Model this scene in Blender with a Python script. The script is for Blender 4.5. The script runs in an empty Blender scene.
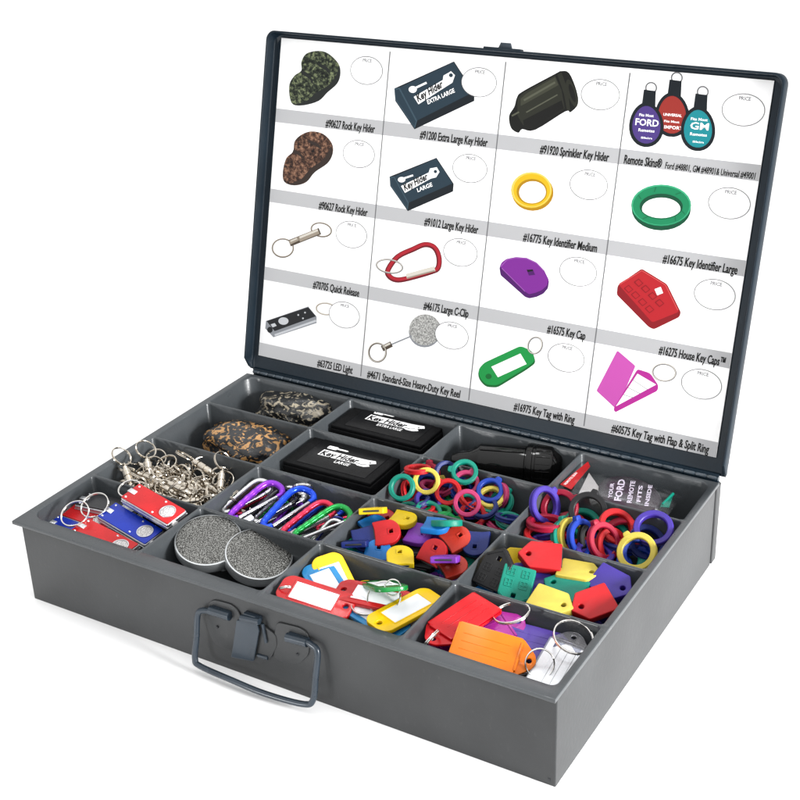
import bpy, bmesh, math, random
from mathutils import Vector, Matrix, noise
from math import radians, sin, cos, pi, tan
# ------------------------------------------------------------------ camera
CM = 0.01                                    # everything is laid out in centimetres
scene = bpy.context.scene
COL = scene.collection
CAM_POS = Vector((73.41, -62.17, 60.72))
CAM_ROT = (radians(64.1305), radians(1.9234), radians(30.7253))
FOCAL = 1358.066                             # focal length in pixels of the 800 px photograph
cd = bpy.data.cameras.new('camera'); cam = bpy.data.objects.new('camera', cd); COL.objects.link(cam)
from mathutils import Euler
cam.location = CAM_POS * CM
cam.rotation_euler = Euler(CAM_ROT, 'XYZ')
cd.sensor_width = 36; cd.lens = FOCAL * 36 / 800; cd.clip_start = 0.01; cd.clip_end = 200
scene.camera = cam
CM3 = Euler(CAM_ROT, 'XYZ').to_matrix()
# ------------------------------------------------------------------ world, lamps, exposure
world = bpy.data.worlds.new('World'); scene.world = world; world.use_nodes = True
wn = world.node_tree; bg = wn.nodes['Background']; bg.inputs[0].default_value = (1, 1, 1, 1)
_tc = wn.nodes.new('ShaderNodeTexCoord'); _sx = wn.nodes.new('ShaderNodeSeparateXYZ'); _mr = wn.nodes.new('ShaderNodeMapRange')   # unseen overhead glow, added to whiten the floor while the sides stay dimmer
_mr.inputs['From Min'].default_value = 0; _mr.inputs['From Max'].default_value = 1; _mr.inputs['To Min'].default_value = .48; _mr.inputs['To Max'].default_value = 1.75
wn.links.new(_tc.outputs['Generated'], _sx.inputs[0]); wn.links.new(_sx.outputs['Z'], _mr.inputs['Value']); wn.links.new(_mr.outputs['Result'], bg.inputs[1])
def area(name, loc, target, size, power, col=(1, 1, 1), sy=None):
    l = bpy.data.lights.new(name, 'AREA'); l.shape = 'RECTANGLE'; l.size = size; l.size_y = sy or size
    l.energy = power; l.color = col
    o = bpy.data.objects.new(name, l); COL.objects.link(o); o.location = loc
    o.rotation_euler = (Vector(target) - Vector(loc)).to_track_quat('-Z', 'Y').to_euler()
    return o
area('softbox_top', (0.1, 0.5, 1.9), (0.25, 0.2, 0.0), 0.28, 5)
o = area('softbox_right', (1.75, 0.05, 0.42), (0.457, 0.15, 0.04), 0.5, 10); o.data.spread = radians(70)
area('lamp_front', (-0.55, -1.9, 0.22), (0.2, 0.1, 0.12), 0.09, 17)
scene.view_settings.view_transform = 'Standard'; scene.view_settings.look = 'None'
scene.view_settings.exposure = 0; scene.view_settings.gamma = 1
scene.cycles.max_bounces = 10; scene.cycles.use_denoising = True
# ------------------------------------------------------------------ measured frame of the case
W, D, H = 45.7, 30.55, 7.32
LID = radians(75.58)
LY, LZ = cos(LID), sin(LID)
def ray(px, py): return CM3 @ Vector(((px - 400) / FOCAL, -(py - 400) / FOCAL, -1))
def at(px, py, z):
    d = ray(px, py); return CAM_POS + d * ((z - CAM_POS.z) / d.z)
def front(px, py, y=0.0):
    d = ray(px, py); return CAM_POS + d * ((y - CAM_POS.y) / d.y)
LN = Vector((0, -LZ, LY))
def card_uv(px, py):
    O = Vector((0, D, H)); d = ray(px, py)
    X = CAM_POS + d * (((O - CAM_POS).dot(LN)) / d.dot(LN)) - O
    return (X.x, X.y * LY + X.z * LZ)
LIDM = Matrix(((1, 0, 0, 0), (0, LY, -LZ, D), (0, LZ, LY, H), (0, 0, 0, 1)))   # local (u, v, n) -> cm world
# ------------------------------------------------------------------ materials
def lin(c):
    return tuple(((v / 255) / 12.92 if v / 255 <= .04045 else ((v / 255 + .055) / 1.055) ** 2.4) for v in c)
MATS = {}
def mat(name, col, rough=.45, metal=0., spec=.5, coat=0., trans=0., vary=.0, bump=0., bscale=300., alpha=1., sss=0., col2=None, nscale=60., ramp=(.4, .6), wave=0, dust=0):
    if name in MATS: return MATS[name]
    m = bpy.data.materials.new(name); m.use_nodes = True; nt = m.node_tree; b = nt.nodes['Principled BSDF']
    b.inputs['Base Color'].default_value = (*col, 1); b.inputs['Roughness'].default_value = rough
    b.inputs['Metallic'].default_value = metal; b.inputs['Specular IOR Level'].default_value = spec
    b.inputs['Coat Weight'].default_value = coat; b.inputs['Transmission Weight'].default_value = trans
    b.inputs['Alpha'].default_value = alpha
    if sss: b.inputs['Subsurface Weight'].default_value = sss; b.inputs['Subsurface Radius'].default_value = (.004, .004, .004)
    tc = nt.nodes.new('ShaderNodeTexCoord')
    if vary or col2:
        n = nt.nodes.new('ShaderNodeTexNoise'); n.inputs['Scale'].default_value = nscale; n.inputs['Detail'].default_value = 6
        nt.links.new(tc.outputs['Object'], n.inputs['Vector'])
        r = nt.nodes.new('ShaderNodeValToRGB')
        r.color_ramp.elements[0].position = ramp[0]; r.color_ramp.elements[1].position = ramp[1]
        if col2: a, c = col, col2
        else: a = tuple(x * (1 - vary) for x in col); c = tuple(min(1, x * (1 + vary)) for x in col)
        r.color_ramp.elements[0].color = (*a, 1); r.color_ramp.elements[1].color = (*c, 1)
        nt.links.new(n.outputs['Fac'], r.inputs['Fac']); nt.links.new(r.outputs['Color'], b.inputs['Base Color'])
        mr = nt.nodes.new('ShaderNodeMapRange'); mr.inputs['To Min'].default_value = max(.02, rough - .08); mr.inputs['To Max'].default_value = min(1, rough + .1)
        nt.links.new(n.outputs['Fac'], mr.inputs['Value']); nt.links.new(mr.outputs['Result'], b.inputs['Roughness'])
    if bump:
        n2 = nt.nodes.new('ShaderNodeTexNoise'); n2.inputs['Scale'].default_value = bscale; n2.inputs['Detail'].default_value = 3
        nt.links.new(tc.outputs['Object'], n2.inputs['Vector'])
        bp = nt.nodes.new('ShaderNodeBump'); bp.inputs['Strength'].default_value = bump; bp.inputs['Distance'].default_value = .001
        nt.links.new(n2.outputs['Fac'], bp.inputs['Height']); nt.links.new(bp.outputs['Normal'], b.inputs['Normal'])
    if dust:
        src = b.inputs['Base Color'].links[0].from_socket
        n4 = nt.nodes.new('ShaderNodeTexNoise'); n4.inputs['Scale'].default_value = 420; n4.inputs['Detail'].default_value = 2
        mp4 = nt.nodes.new('ShaderNodeMapping'); mp4.inputs['Scale'].default_value = (1, 1, .35); nt.links.new(tc.outputs['Object'], mp4.inputs['Vector']); nt.links.new(mp4.outputs['Vector'], n4.inputs['Vector'])
        r4 = nt.nodes.new('ShaderNodeMapRange'); r4.inputs['From Min'].default_value = .63; r4.inputs['From Max'].default_value = .78; r4.inputs['To Max'].default_value = dust
        m4 = nt.nodes.new('ShaderNodeMix'); m4.data_type = 'RGBA'; m4.inputs['B'].default_value = (.14, .14, .14, 1)
        nt.links.new(n4.outputs['Fac'], r4.inputs['Value']); nt.links.new(r4.outputs['Result'], m4.inputs['Factor']); nt.links.new(src, m4.inputs['A']); nt.links.new(m4.outputs['Result'], b.inputs['Base Color'])
    if wave:
        n3 = nt.nodes.new('ShaderNodeTexNoise'); n3.inputs['Scale'].default_value = 9; n3.inputs['Detail'].default_value = 1
        nt.links.new(tc.outputs['Object'], n3.inputs['Vector'])
        b3 = nt.nodes.new('ShaderNodeBump'); b3.inputs['Strength'].default_value = wave; b3.inputs['Distance'].default_value = .006
        nt.links.new(n3.outputs['Fac'], b3.inputs['Height']); nt.links.new(bp.outputs['Normal'], b3.inputs['Normal']); nt.links.new(b3.outputs['Normal'], b.inputs['Normal'])
    MATS[name] = m; return m
def plastic(name, rgb, k=.46, **kw):
    kw.setdefault('rough', .45); kw.setdefault('spec', .28); kw.setdefault('bump', .12); kw.setdefault('bscale', 900.); kw.setdefault('vary', .07)
    return mat(name, tuple(v * k for v in lin(rgb)), **kw)
M_case = mat('case_paint', (.0285, .0300, .0312), rough=.40, spec=.36, wave=.6, dust=.12, vary=.18, nscale=11., bump=.10, bscale=260.)
M_tray = mat('tray_plastic', (.042, .047, .051), rough=.29, spec=.44, dust=.10, vary=.08, nscale=22., bump=.10, bscale=420.)
M_lid = mat('lid_enamel', (.0045, .0105, .017), rough=.40, spec=.18, vary=.14, nscale=16., bump=.06, bscale=300.)
M_steel = mat('handle_steel', (.020, .030, .042), rough=.27, metal=.1, spec=.5, vary=.1, nscale=40.)
M_dark = mat('dark_metal_and_gap_shade', (.012, .014, .017), rough=.5)  # also colours the strip that paints shade into the hinge gap
M_card = mat('card_white', (.90, .90, .90), rough=.55, vary=.01)
M_strip = mat('ink_light_grey', (.35, .352, .36), rough=.6, spec=.2)
M_ink = mat('ink_black', (.006, .006, .006), rough=.6, spec=.15)
M_grey = mat('ink_grey', (.12, .12, .125), rough=.6, spec=.2)
M_chrome = mat('chrome', (.72, .70, .67), rough=.12, metal=1., vary=.08, nscale=200.)
M_nickel = mat('nickel', (.50, .455, .39), rough=.14, metal=1., vary=.12, nscale=200.)
M_alu = mat('brushed_aluminium', (.62, .63, .65), rough=.32, metal=.9, vary=.08, nscale=150.)
M_white = mat('white_paint', (.78, .78, .77), rough=.5, vary=.03)
M_black = mat('black_plastic', (.004, .004, .0045), spec=.2, rough=.30, vary=.2, nscale=120., bump=.15, bscale=900.)
M_blackm = mat('black_matte_plastic', (.004, .004, .0045), rough=.62, vary=.2, nscale=120., bump=.35, bscale=1400., spec=.12)
M_blackg = mat('black_gloss', (.002, .002, .002), rough=.10, spec=.3)
P = dict(red=plastic('red_plastic', (226, 30, 38)), yellow=plastic('yellow_plastic', (250, 214, 20), k=.50),
    cream=plastic('pale_yellow_plastic', (250, 226, 96), k=.50), blue=plastic('blue_plastic', (20, 70, 196)),
    sky=plastic('sky_blue_plastic', (20, 134, 222)), navy=plastic('navy_plastic', (34, 52, 134)),
    green=plastic('green_plastic', (0, 140, 66)), teal=plastic('teal_plastic', (0, 160, 136)),
    purple=plastic('purple_plastic', (144, 62, 196)), violet=plastic('violet_plastic', (78, 56, 178)),
    pink=plastic('pink_plastic', (208, 62, 118)), crimson=plastic('crimson_plastic', (190, 22, 62)),
    coral=plastic('coral_plastic', (240, 66, 46)), black=plastic('black_rubber', (34, 34, 36)),
    orange=plastic('orange_plastic', (246, 96, 24)))
# ------------------------------------------------------------------ mesh building
class MB:
    def __init__(s): s.v, s.f, s.m, s.mats = [], [], [], []
    def add(s, vf, m, M=None):
        if m not in s.mats: s.mats.append(m)
        k = s.mats.index(m); o = len(s.v); vs, fs = vf
        s.v += [tuple((M @ Vector(p)) if M else p) for p in vs]
        flip = M is not None and M.to_3x3().determinant() < 0
        for f in fs: s.f.append(tuple(o + i for i in (reversed(f) if flip else f))); s.m.append(k)
        return s
    def build(s, name, parent=None, label=None, cat=None, group=None, kind=None, sharp=38, coll=COL):
        me = bpy.data.meshes.new(name); me.from_pydata([(x * CM, y * CM, z * CM) for x, y, z in s.v], [], s.f)
        for m in s.mats: me.materials.append(m)
        me.polygons.foreach_set('material_index', s.m); me.polygons.foreach_set('use_smooth', [True] * len(s.f))
        me.update(); me.set_sharp_from_angle(angle=radians(sharp))
        o = bpy.data.objects.new(name, me); COL.objects.link(o)
        if parent: o.parent = parent
        tag(o, label, cat, group, kind); return o
def tag(o, label=None, cat=None, group=None, kind=None):
    if label: o['label'] = label
    if cat: o['category'] = cat
    if group: o['group'] = group
    if kind: o['kind'] = kind
    return o
def empty(name, label, cat, group=None, M=None):
    o = bpy.data.objects.new(name, None); COL.objects.link(o); o.empty_display_size = .01
    if M: setm(o, M)
    return tag(o, label, cat, group)
def setm(o, M):
    M = M.copy(); M.translation = M.translation * CM; o.matrix_world = M
def copy_tree(o, parent=None):
    c = o.copy(); COL.objects.link(c); c.parent = parent
    for ch in [x for x in bpy.data.objects if x.parent == o]: copy_tree(ch, c)
    return c
KIDS = {}
def bm_out(bm):
    bmesh.ops.recalc_face_normals(bm, faces=bm.faces[:])
    bm.verts.index_update(); r = ([v.co.copy() for v in bm.verts], [tuple(v.index for v in f.verts) for f in bm.faces]); bm.free(); return r
def T(x=0, y=0, z=0): return Matrix.Translation((x, y, z))
def RX(a): return Matrix.Rotation(radians(a), 4, 'X')
def RY(a): return Matrix.Rotation(radians(a), 4, 'Y')
def RZ(a): return Matrix.Rotation(radians(a), 4, 'Z')
def rbox(x0, x1, y0, y1, z0, z1, r=.05, seg=2):
    bm = bmesh.new(); bmesh.ops.create_cube(bm, size=1)
    for v in bm.verts: v.co = ((x0 + x1) / 2 + v.co.x * (x1 - x0), (y0 + y1) / 2 + v.co.y * (y1 - y0), (z0 + z1) / 2 + v.co.z * (z1 - z0))
    if r: bmesh.ops.bevel(bm, geom=bm.edges[:], offset=r, segments=seg, profile=.5, affect='EDGES')
    return bm_out(bm)
def prism(poly, z0, z1, bev=0., seg=2):
    bm = bmesh.new(); vs = [bm.verts.new((x, y, z0)) for x, y in poly]; f = bm.faces.new(vs)
    r = bmesh.ops.extrude_face_region(bm, geom=[f])
    for v in [g for g in r['geom'] if isinstance(g, bmesh.types.BMVert)]: v.co.z = z1
    if bev: bmesh.ops.bevel(bm, geom=bm.edges[:], offset=bev, segments=seg, profile=.5, affect='EDGES', clamp_overlap=True)
    return bm_out(bm)
_cc = {}
def plate(loops, z0, z1, bev=.05):
    """flat shape with holes, rounded edges"""
    cu = bpy.data.curves.new('c', 'CURVE'); cu.dimensions = '2D'; cu.fill_mode = 'BOTH'
    cu.extrude = (z1 - z0) / 2 - bev; cu.bevel_depth = bev; cu.bevel_resolution = 2; cu.offset = -bev
    for lp in loops:
        s = cu.splines.new('POLY'); s.points.add(len(lp) - 1)
        for i, (x, y) in enumerate(lp): s.points[i].co = (x, y, 0, 1)
        s.use_cyclic_u = True
    o = bpy.data.objects.new('c', cu); me = o.to_mesh()
    bm = bmesh.new(); bm.from_mesh(me); bmesh.ops.remove_doubles(bm, verts=bm.verts[:], dist=1e-4)
    for v in bm.verts: v.co.z += (z0 + z1) / 2
    o.to_mesh_clear(); bpy.data.objects.remove(o); bpy.data.curves.remove(cu)
    return bm_out(bm)
def flat(loops, z=0.):
    cu = bpy.data.curves.new('c', 'CURVE'); cu.dimensions = '2D'; cu.fill_mode = 'BOTH'
    for lp in loops:
        s = cu.splines.new('POLY'); s.points.add(len(lp) - 1)
        for i, (x, y) in enumerate(lp): s.points[i].co = (x, y, 0, 1)
        s.use_cyclic_u = True
    o = bpy.data.objects.new('c', cu); me = o.to_mesh(); vs = [Vector((v.co.x, v.co.y, z)) for v in me.vertices]
    fs = []
    for p in me.polygons:
        i = tuple(p.vertices); fs.append(i if p.normal.z > 0 else tuple(reversed(i)))
    o.to_mesh_clear(); bpy.data.objects.remove(o); bpy.data.curves.remove(cu); return vs, fs
def text(s, w=None, h=None, bold=0.02, sp=1., shear=0., align='L', fix=True):
    """flat lettering; w = fitted width, h = fitted height of a capital"""
    cu = bpy.data.curves.new('t', 'FONT'); cu.body = s; cu.size = 1; cu.offset = bold; cu.space_character = sp; cu.shear = shear; cu.resolution_u = 2
    o = bpy.data.objects.new('t', cu); me = o.to_mesh(); vs = [v.co.copy() for v in me.vertices]; fs = [tuple(p.vertices) for p in me.polygons]
    nz = sum(p.normal.z for p in me.polygons)
    if nz < 0: fs = [tuple(reversed(f)) for f in fs]
    o.to_mesh_clear(); bpy.data.objects.remove(o); bpy.data.curves.remove(cu)
    x0 = min(v.x for v in vs); x1 = max(v.x for v in vs)
    ky = (h / .70) if h else 1; kx = (w / (x1 - x0)) if w else ky
    W_ = (x1 - x0) * kx; dx = {'L': 0, 'C': -W_ / 2, 'R': -W_}[align]
    return [Vector(((v.x - x0) * kx + dx, v.y * ky, 0)) for v in vs], fs
def lathe(prof, n=32, axis='Z', closed=False):
    vs, fs = [], []
    for i in range(n):
        a = 2 * pi * i / n
        for r, z in prof: vs.append(Vector((r * cos(a), r * sin(a), z)))
    m = len(prof)
    for i in range(n):
        for j in range(m if closed else m - 1):
            a, b = i * m + j, i * m + (j + 1) % m; c, d = ((i + 1) % n) * m + (j + 1) % m, ((i + 1) % n) * m + j
            fs.append((a, d, c, b))
    bm = bmesh.new(); bv = [bm.verts.new(v) for v in vs]
    for f in fs: bm.faces.new([bv[k] for k in f])
    bmesh.ops.remove_doubles(bm, verts=bm.verts[:], dist=1e-5)
    if axis == 'X':
        for v in bm.verts: v.co = Vector((v.co.z, v.co.x, v.co.y))
    return bm_out(bm)
def tube(path, r, n=10, closed=False, radii=None, caps=True):
    path = [Vector(p) for p in path]; N = len(path); vs, fs = [], []
    t0 = (path[1] - path[0]).normalized(); ref = Vector((0, 0, 1)) if abs(t0.z) < .9 else Vector((1, 0, 0)); nrm = (ref - t0 * ref.dot(t0)).normalized()
    for i in range(N):
        if closed: t = (path[(i + 1) % N] - path[i - 1]).normalized()
        else: t = (path[min(i + 1, N - 1)] - path[max(i - 1, 0)]).normalized()
        nrm = (nrm - t * nrm.dot(t)).normalized(); b = t.cross(nrm); rr = radii[i] if radii else r
        for k in range(n):
            a = 2 * pi * k / n; vs.append(path[i] + (nrm * cos(a) + b * sin(a)) * rr)
    for i in range(N if closed else N - 1):
        for k in range(n):
            fs.append((i * n + k, ((i + 1) % N) * n + k, ((i + 1) % N) * n + (k + 1) % n, i * n + (k + 1) % n))
    if not closed and caps: fs.append(tuple(range(n))); fs.append(tuple(reversed([(N - 1) * n + k for k in range(n)])))
    bm = bmesh.new(); bv = [bm.verts.new(v) for v in vs]
    for f in fs: bm.faces.new([bv[k] for k in f])
    return bm_out(bm)
def smooth_path(pts, k=6, closed=False):
    """Catmull-Rom through pts"""
    pts = [Vector(p) for p in pts]; n = len(pts); out = []
    for i in range(n if closed else n - 1):
        p0 = pts[(i - 1) % n] if closed or i > 0 else pts[0]; p1 = pts[i]; p2 = pts[(i + 1) % n]; p3 = pts[(i + 2) % n] if closed or i + 2 < n else pts[-1]
        for j in range(k):
            t = j / k
            out.append(.5 * ((2 * p1) + (p2 - p0) * t + (2 * p0 - 5 * p1 + 4 * p2 - p3) * t * t + (3 * p1 - p0 - 3 * p2 + p3) * t ** 3))
    if not closed: out.append(pts[-1])
    return out
def split_ring(R=1.2, r=.06, n=36):
    pts = []
    for i in range(2 * n - 3):
        a = 2 * pi * i / n; z = (i / (2 * n)) * r * 3.6 - r * 1.8
        pts.append((R * cos(a), R * sin(a), z))
    return tube(pts, r, 7)
def ell(cx, cy, rx, ry, n=32, a0=0.): return [(cx + rx * cos(a0 + 2 * pi * i / n), cy + ry * sin(a0 + 2 * pi * i / n)) for i in range(n)]
def rrect(x0, x1, y0, y1, r, n=5):
    rs = r if isinstance(r, (list, tuple)) else [r] * 4       # order: (x1,y1),(x0,y1),(x0,y0),(x1,y0)
    out = []
    for (cx, cy, sx, sy, a0), q in zip(((x1, y1, -1, -1, 0), (x0, y1, 1, -1, 90), (x0, y0, 1, 1, 180), (x1, y0, -1, 1, 270)), rs):
        for i in range(n + 1):
            a = radians(a0 + 90 * i / n); out.append((cx + sx * q + q * cos(a), cy + sy * q + q * sin(a)))
    return out
def round_poly(pts, r, n=3):
    out = []; N = len(pts)
    for i in range(N):
        p0, p1, p2 = Vector(pts[i - 1]), Vector(pts[i]), Vector(pts[(i + 1) % N])
        a, b = (p0 - p1), (p2 - p1); q = min(r, a.length * .45, b.length * .45); A = p1 + a.normalized() * q; B = p1 + b.normalized() * q
        for k in range(n + 1):
            t = k / n; out.append(tuple((1 - t) ** 2 * A + 2 * t * (1 - t) * p1 + t * t * B))
    return out
# orientation of a loose item: where it sits, which way its long axis runs, how its face leans
def pose(px, py, z, ang, tilt=0., az=0., spin=0.):
    """ang: image direction of local +x in degrees (0 right, 90 up); tilt from lying flat, leaning so the face turns
    towards az (0 towards the viewer, 90 to the viewer's right)"""
    Pp = at(px, py, z); v = (CAM_POS - Pp); h = Vector((v.x, v.y, 0)).normalized(); rg = Vector((-h.y, h.x, 0))
    n = Vector((0, 0, 1)) * cos(radians(tilt)) + (h * cos(radians(az)) + rg * sin(radians(az))) * sin(radians(tilt))
    n.normalize(); vd = v.normalized(); rgt = CM3 @ Vector((1, 0, 0)); up = CM3 @ Vector((0, 1, 0))
    w = rgt * cos(radians(ang)) + up * sin(radians(ang)); dn = vd.dot(n)
    if abs(dn) < .08: dn = .08 if dn >= 0 else -.08
    x = (w - vd * (w.dot(n) / dn)); x = (x - n * x.dot(n)).normalized(); y = n.cross(x)
    M = Matrix((x, y, n)).transposed().to_4x4(); M.translation = Pp
    return M
rnd = random.Random(11)

CX = [0.20, 11.38, 22.62, 34.08, 45.22]; CY = [0.80, 8.13, 15.77, 23.40, 29.75]
CELL = None
def tree(o):
    out = [o]
    for ch in o.children: out += tree(ch)
    return out
def settle(o, M, cell=None, top=7.9, it=6):
    """nudge a loose item along its sight line, then sideways, until it clears the walls of its compartment"""
    cell = cell or CELL
    if cell is None: setm(o, M); return
    x0, x1, y0, y1 = CX[cell[0]] + .18, CX[cell[0] + 1] - .18, CY[cell[1]] + .18, CY[cell[1] + 1] - .16; top = min(8.3, M.translation.z + (2.3 if M.translation.z > 5.9 else .9))
    pts = []
    for q in tree(o):
        if q.type == 'MESH' and not q.name.startswith(('key_ring', 'split_ring')) or q is o and q.type == 'MESH': pts += [v.co / CM for v in q.data.vertices]
    M = M.copy(); R3 = M.to_3x3(); loc = M.translation.copy(); rp_ = [R3 @ p for p in pts]
    def ext():
        w = [loc + p for p in rp_ if (loc + p).z < H + .05] or [loc + p for p in rp_]
        return min(p.x for p in w), max(p.x for p in w), min(p.y for p in w), max(p.y for p in w), min(p.z for p in w), max(p.z for p in w)
    for _ in range(it):
        e = ext(); d = (CAM_POS - loc).normalized(); s = 0
        over = max(e[3] - y1, (x0 - e[0]) * .6, (FZ0 + .05 - e[4]) * .8); under = max(y0 - e[2], 0)
        if over > 0 and loc.z < top - .6: s = over / abs(d.y)
        elif under > 0: s = -under / abs(d.y)
        if abs(s) < .02: break
        s = min(s, (top - .6 - loc.z) / d.z) if s > 0 else s
        loc = loc + d * s * .8
    e = ext()
    if e[1] - e[0] < x1 - x0:
        if e[0] < x0: loc.x += x0 - e[0]
        elif e[1] > x1: loc.x -= e[1] - x1
    if e[3] - e[2] < y1 - y0:
        if e[3] > y1: loc.y -= e[3] - y1
        elif e[2] < y0: loc.y += y0 - e[2]
    if e[4] < FZ0 + .03: loc.z += FZ0 + .03 - e[4]
    M.translation = loc; setm(o, M)
FZ0 = 3.3
# ------------------------------------------------------------------ the white surface
fl = MB(); fl.add(([(-3000, -3000, 0), (3000, -3000, 0), (3000, 3000, 0), (-3000, 3000, 0)], [(0, 1, 2, 3)]), mat('white_backdrop', (.93, .93, .93), rough=.8, spec=.1, vary=.005, nscale=2.))
fl.build('ground', kind='structure', label='seamless white studio surface')
# ------------------------------------------------------------------ the case
case = empty('organizer_case', 'grey steel case standing open with a divided tray and dark blue raised lid', 'case')
FZ = FZ0
# body: sheet-steel shell with a folded seam near its rear right corner
b = MB()
outer = round_poly([(0, 0), (W, 0), (W, 29.50), (W - .20, 29.52), (W - .20, 29.70), (W + .05, 29.72), (W + .05, 30.75), (W - .3, 31.0), (.3, 31.0), (0, 30.7)], .10)
inner = [(W - .25, .10), (W - .25, 30.6), (.10, 30.6), (.10, .10)]
def shell(o, i, z0, z1):
    vs, fs = [], []
    n = len(o)
    bm = bmesh.new()
    for z in (z0, z1):
        pass
    # bottom cap, walls outside, top ring through curve fill
    return plate([o, i], z0, z1, .03)
b.add(shell(outer, inner, 0.0, H - .30), M_case)
b.add(prism([(.06, .06), (W - .21, .06), (W - .21, 30.7), (.06, 30.7)], .02, .12), M_case)
b.build('box_body', case)
# tray
xs = [0.20, 11.38, 22.62, 34.08, 45.22]; ys = [0.80, 8.13, 15.77, 23.40, 29.75]
rimx = (-.46, W + .06); rimy = (-.44, 30.15); RW = .085      # half ridge width
def tray():
    mb = MB(); N = 6
    for i in range(4):
        for j in range(4):
            hx0 = xs[i] + (RW if i else 0); hx1 = xs[i + 1] - (RW if i < 3 else 0); hy0 = ys[j] + (RW if j else 0); hy1 = ys[j + 1] - (RW if j < 3 else 0)
            ox0 = xs[i] if i else rimx[0] + .08; ox1 = xs[i + 1] if i < 3 else rimx[1] - .08; oy0 = ys[j] if j else rimy[0] + .08; oy1 = ys[j + 1] if j < 3 else rimy[1] - .05
            rs = [.32] * 4
            if (i, j) == (0, 0): rs[2] = 1.35
            if (i, j) == (0, 3): rs[1] = 1.2
            if (i, j) == (3, 3): rs[0] = .9
            if (i, j) == (3, 0): rs[3] = .5
            def ring(ins, z): return [(x, y, z) for x, y in rrect(hx0 + ins, hx1 - ins, hy0 + ins, hy1 - ins, [max(.05, q - ins * .3) for q in rs], N)]
            base = ring(0, H - .045)
            top = ring(-.045, H)
            out = []
            cs = [(hx1 - rs[0], hy1 - rs[0]), (hx0 + rs[1], hy1 - rs[1]), (hx0 + rs[2], hy0 + rs[2]), (hx1 - rs[3], hy0 + rs[3])]
            for k, (x, y, z) in enumerate(top):
                c = cs[k // (N + 1)]; dx, dy = x - c[0], y - c[1]
                tx = ((ox1 if dx > 0 else ox0) - c[0]) / dx if abs(dx) > 1e-6 else 1e9; ty = ((oy1 if dy > 0 else oy0) - c[1]) / dy if abs(dy) > 1e-6 else 1e9
                t = min(tx, ty); out.append((c[0] + dx * t, c[1] + dy * t, H))
                if k % (N + 1) == N // 2: pass
            # make sure the four outer corners are met exactly
            cor = [(ox1, oy1), (ox0, oy1), (ox0, oy0), (ox1, oy0)]
            for q in range(4):
                ks = range(q * (N + 1), q * (N + 1) + N + 1); kb = min(ks, key=lambda k: (out[k][0] - cor[q][0]) ** 2 + (out[k][1] - cor[q][1]) ** 2)
                out[kb] = (*cor[q], H)
            d = .20
            loops = [out, top, base, ring(.03, H - .12), ring(d * .8, FZ + .45), ring(d + .05, FZ + .22), ring(d + .16, FZ + .06), ring(d + .38, FZ)]
            vs, fs = [], []
            n = len(out)
            for l in loops: vs += l
            for a in range(len(loops) - 1):
                for k in range(n): fs.append((a * n + k, a * n + (k + 1) % n, (a + 1) * n + (k + 1) % n, (a + 1) * n + k))
            fs.append(tuple((len(loops) - 1) * n + k for k in range(n)))
            mb.add((vs, fs), M_tray)
    # outer lip: rounded edge that turns down over the steel walls, a little uneven
    def lip(off, z, wob=0.):
        x0, x1, y0, y1 = rimx[0] + .08 - off, rimx[1] - .08 + off, rimy[0] + .08 - off, rimy[1] - .05 + off
        pts = []
        K = 60
        for a, c in (((x0, y0), (x1, y0)), ((x1, y0), (x1, y1)), ((x1, y1), (x0, y1)), ((x0, y1), (x0, y0))):
            for k in range(K):
                t = k / K; x = a[0] + (c[0] - a[0]) * t; y = a[1] + (c[1] - a[1]) * t
                w = wob * (noise.noise(Vector((x * .12, y * .12, 3.1))) + .35 * sin(x * .35 + y * .2))
                pts.append((x, y, z + w))
        return pts
    L = [lip(0, H), lip(.06, H - .02), lip(.08, H - .09), lip(.08, H - .30, .05), lip(.04, H - .34, .05), lip(-.30, H - .34, .02)]
    vs, fs = [], []; n = 240
    for l in L: vs += l
    for a in range(len(L) - 1):
        for k in range(n): fs.append((a * n + k, (a + 1) * n + k, (a + 1) * n + (k + 1) % n, a * n + (k + 1) % n))
    mb.add((vs, fs), M_tray)
    return mb
tray().build('compartment_tray', case, sharp=50)
# lid: shallow pan
lid = MB(); LX0, LX1, LV1, LD = -.42, 46.18, 31.42, 1.15
def lid_out(ins, n, v0, r=.8):
    x0, x1 = LX0 + ins, LX1 - ins; top = rrect(x0, x1, 5, LV1 - ins, [r, r, .05, .05], 6)[:14]
    lo_ = [(x0, 2.0, n), (x0, 1.5, n), (x0 + (.0), .62, n * .35), (x0 + .1, .34, min(n, .02)), (x1 - .1, .34, min(n, .02)), (x1, .62, n * .35), (x1, 1.5, n), (x1, 2.0, n)]
    return [(x, y, n) for x, y in top] + [(x, y + (v0 - .3) * .0, q) for x, y, q in lo_]
loops = [lid_out(.25, -.18, .3), lid_out(.05, -.1, .32), lid_out(0, .15, .36), lid_out(0, LD - .1, 1.25), lid_out(.04, LD, 1.35), lid_out(.16, LD, 1.4), lid_out(.20, LD - .08, 1.38), lid_out(.22, .25, .55), lid_out(.3, .08, .5), lid_out(.5, 0.0, .45)]
vs, fs = [], []; n = len(loops[0])
for l in loops: vs += l
for a in range(len(loops) - 1):
    for k in range(n): fs.append((a * n + k, (a + 1) * n + k, (a + 1) * n + (k + 1) % n, a * n + (k + 1) % n))
fs.append(tuple((len(loops) - 1) * n + k for k in range(n))); fs.append(tuple(reversed(range(n))))
lid.add((vs, fs), M_lid, LIDM)
lo = lid.build('lid', case)
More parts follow.
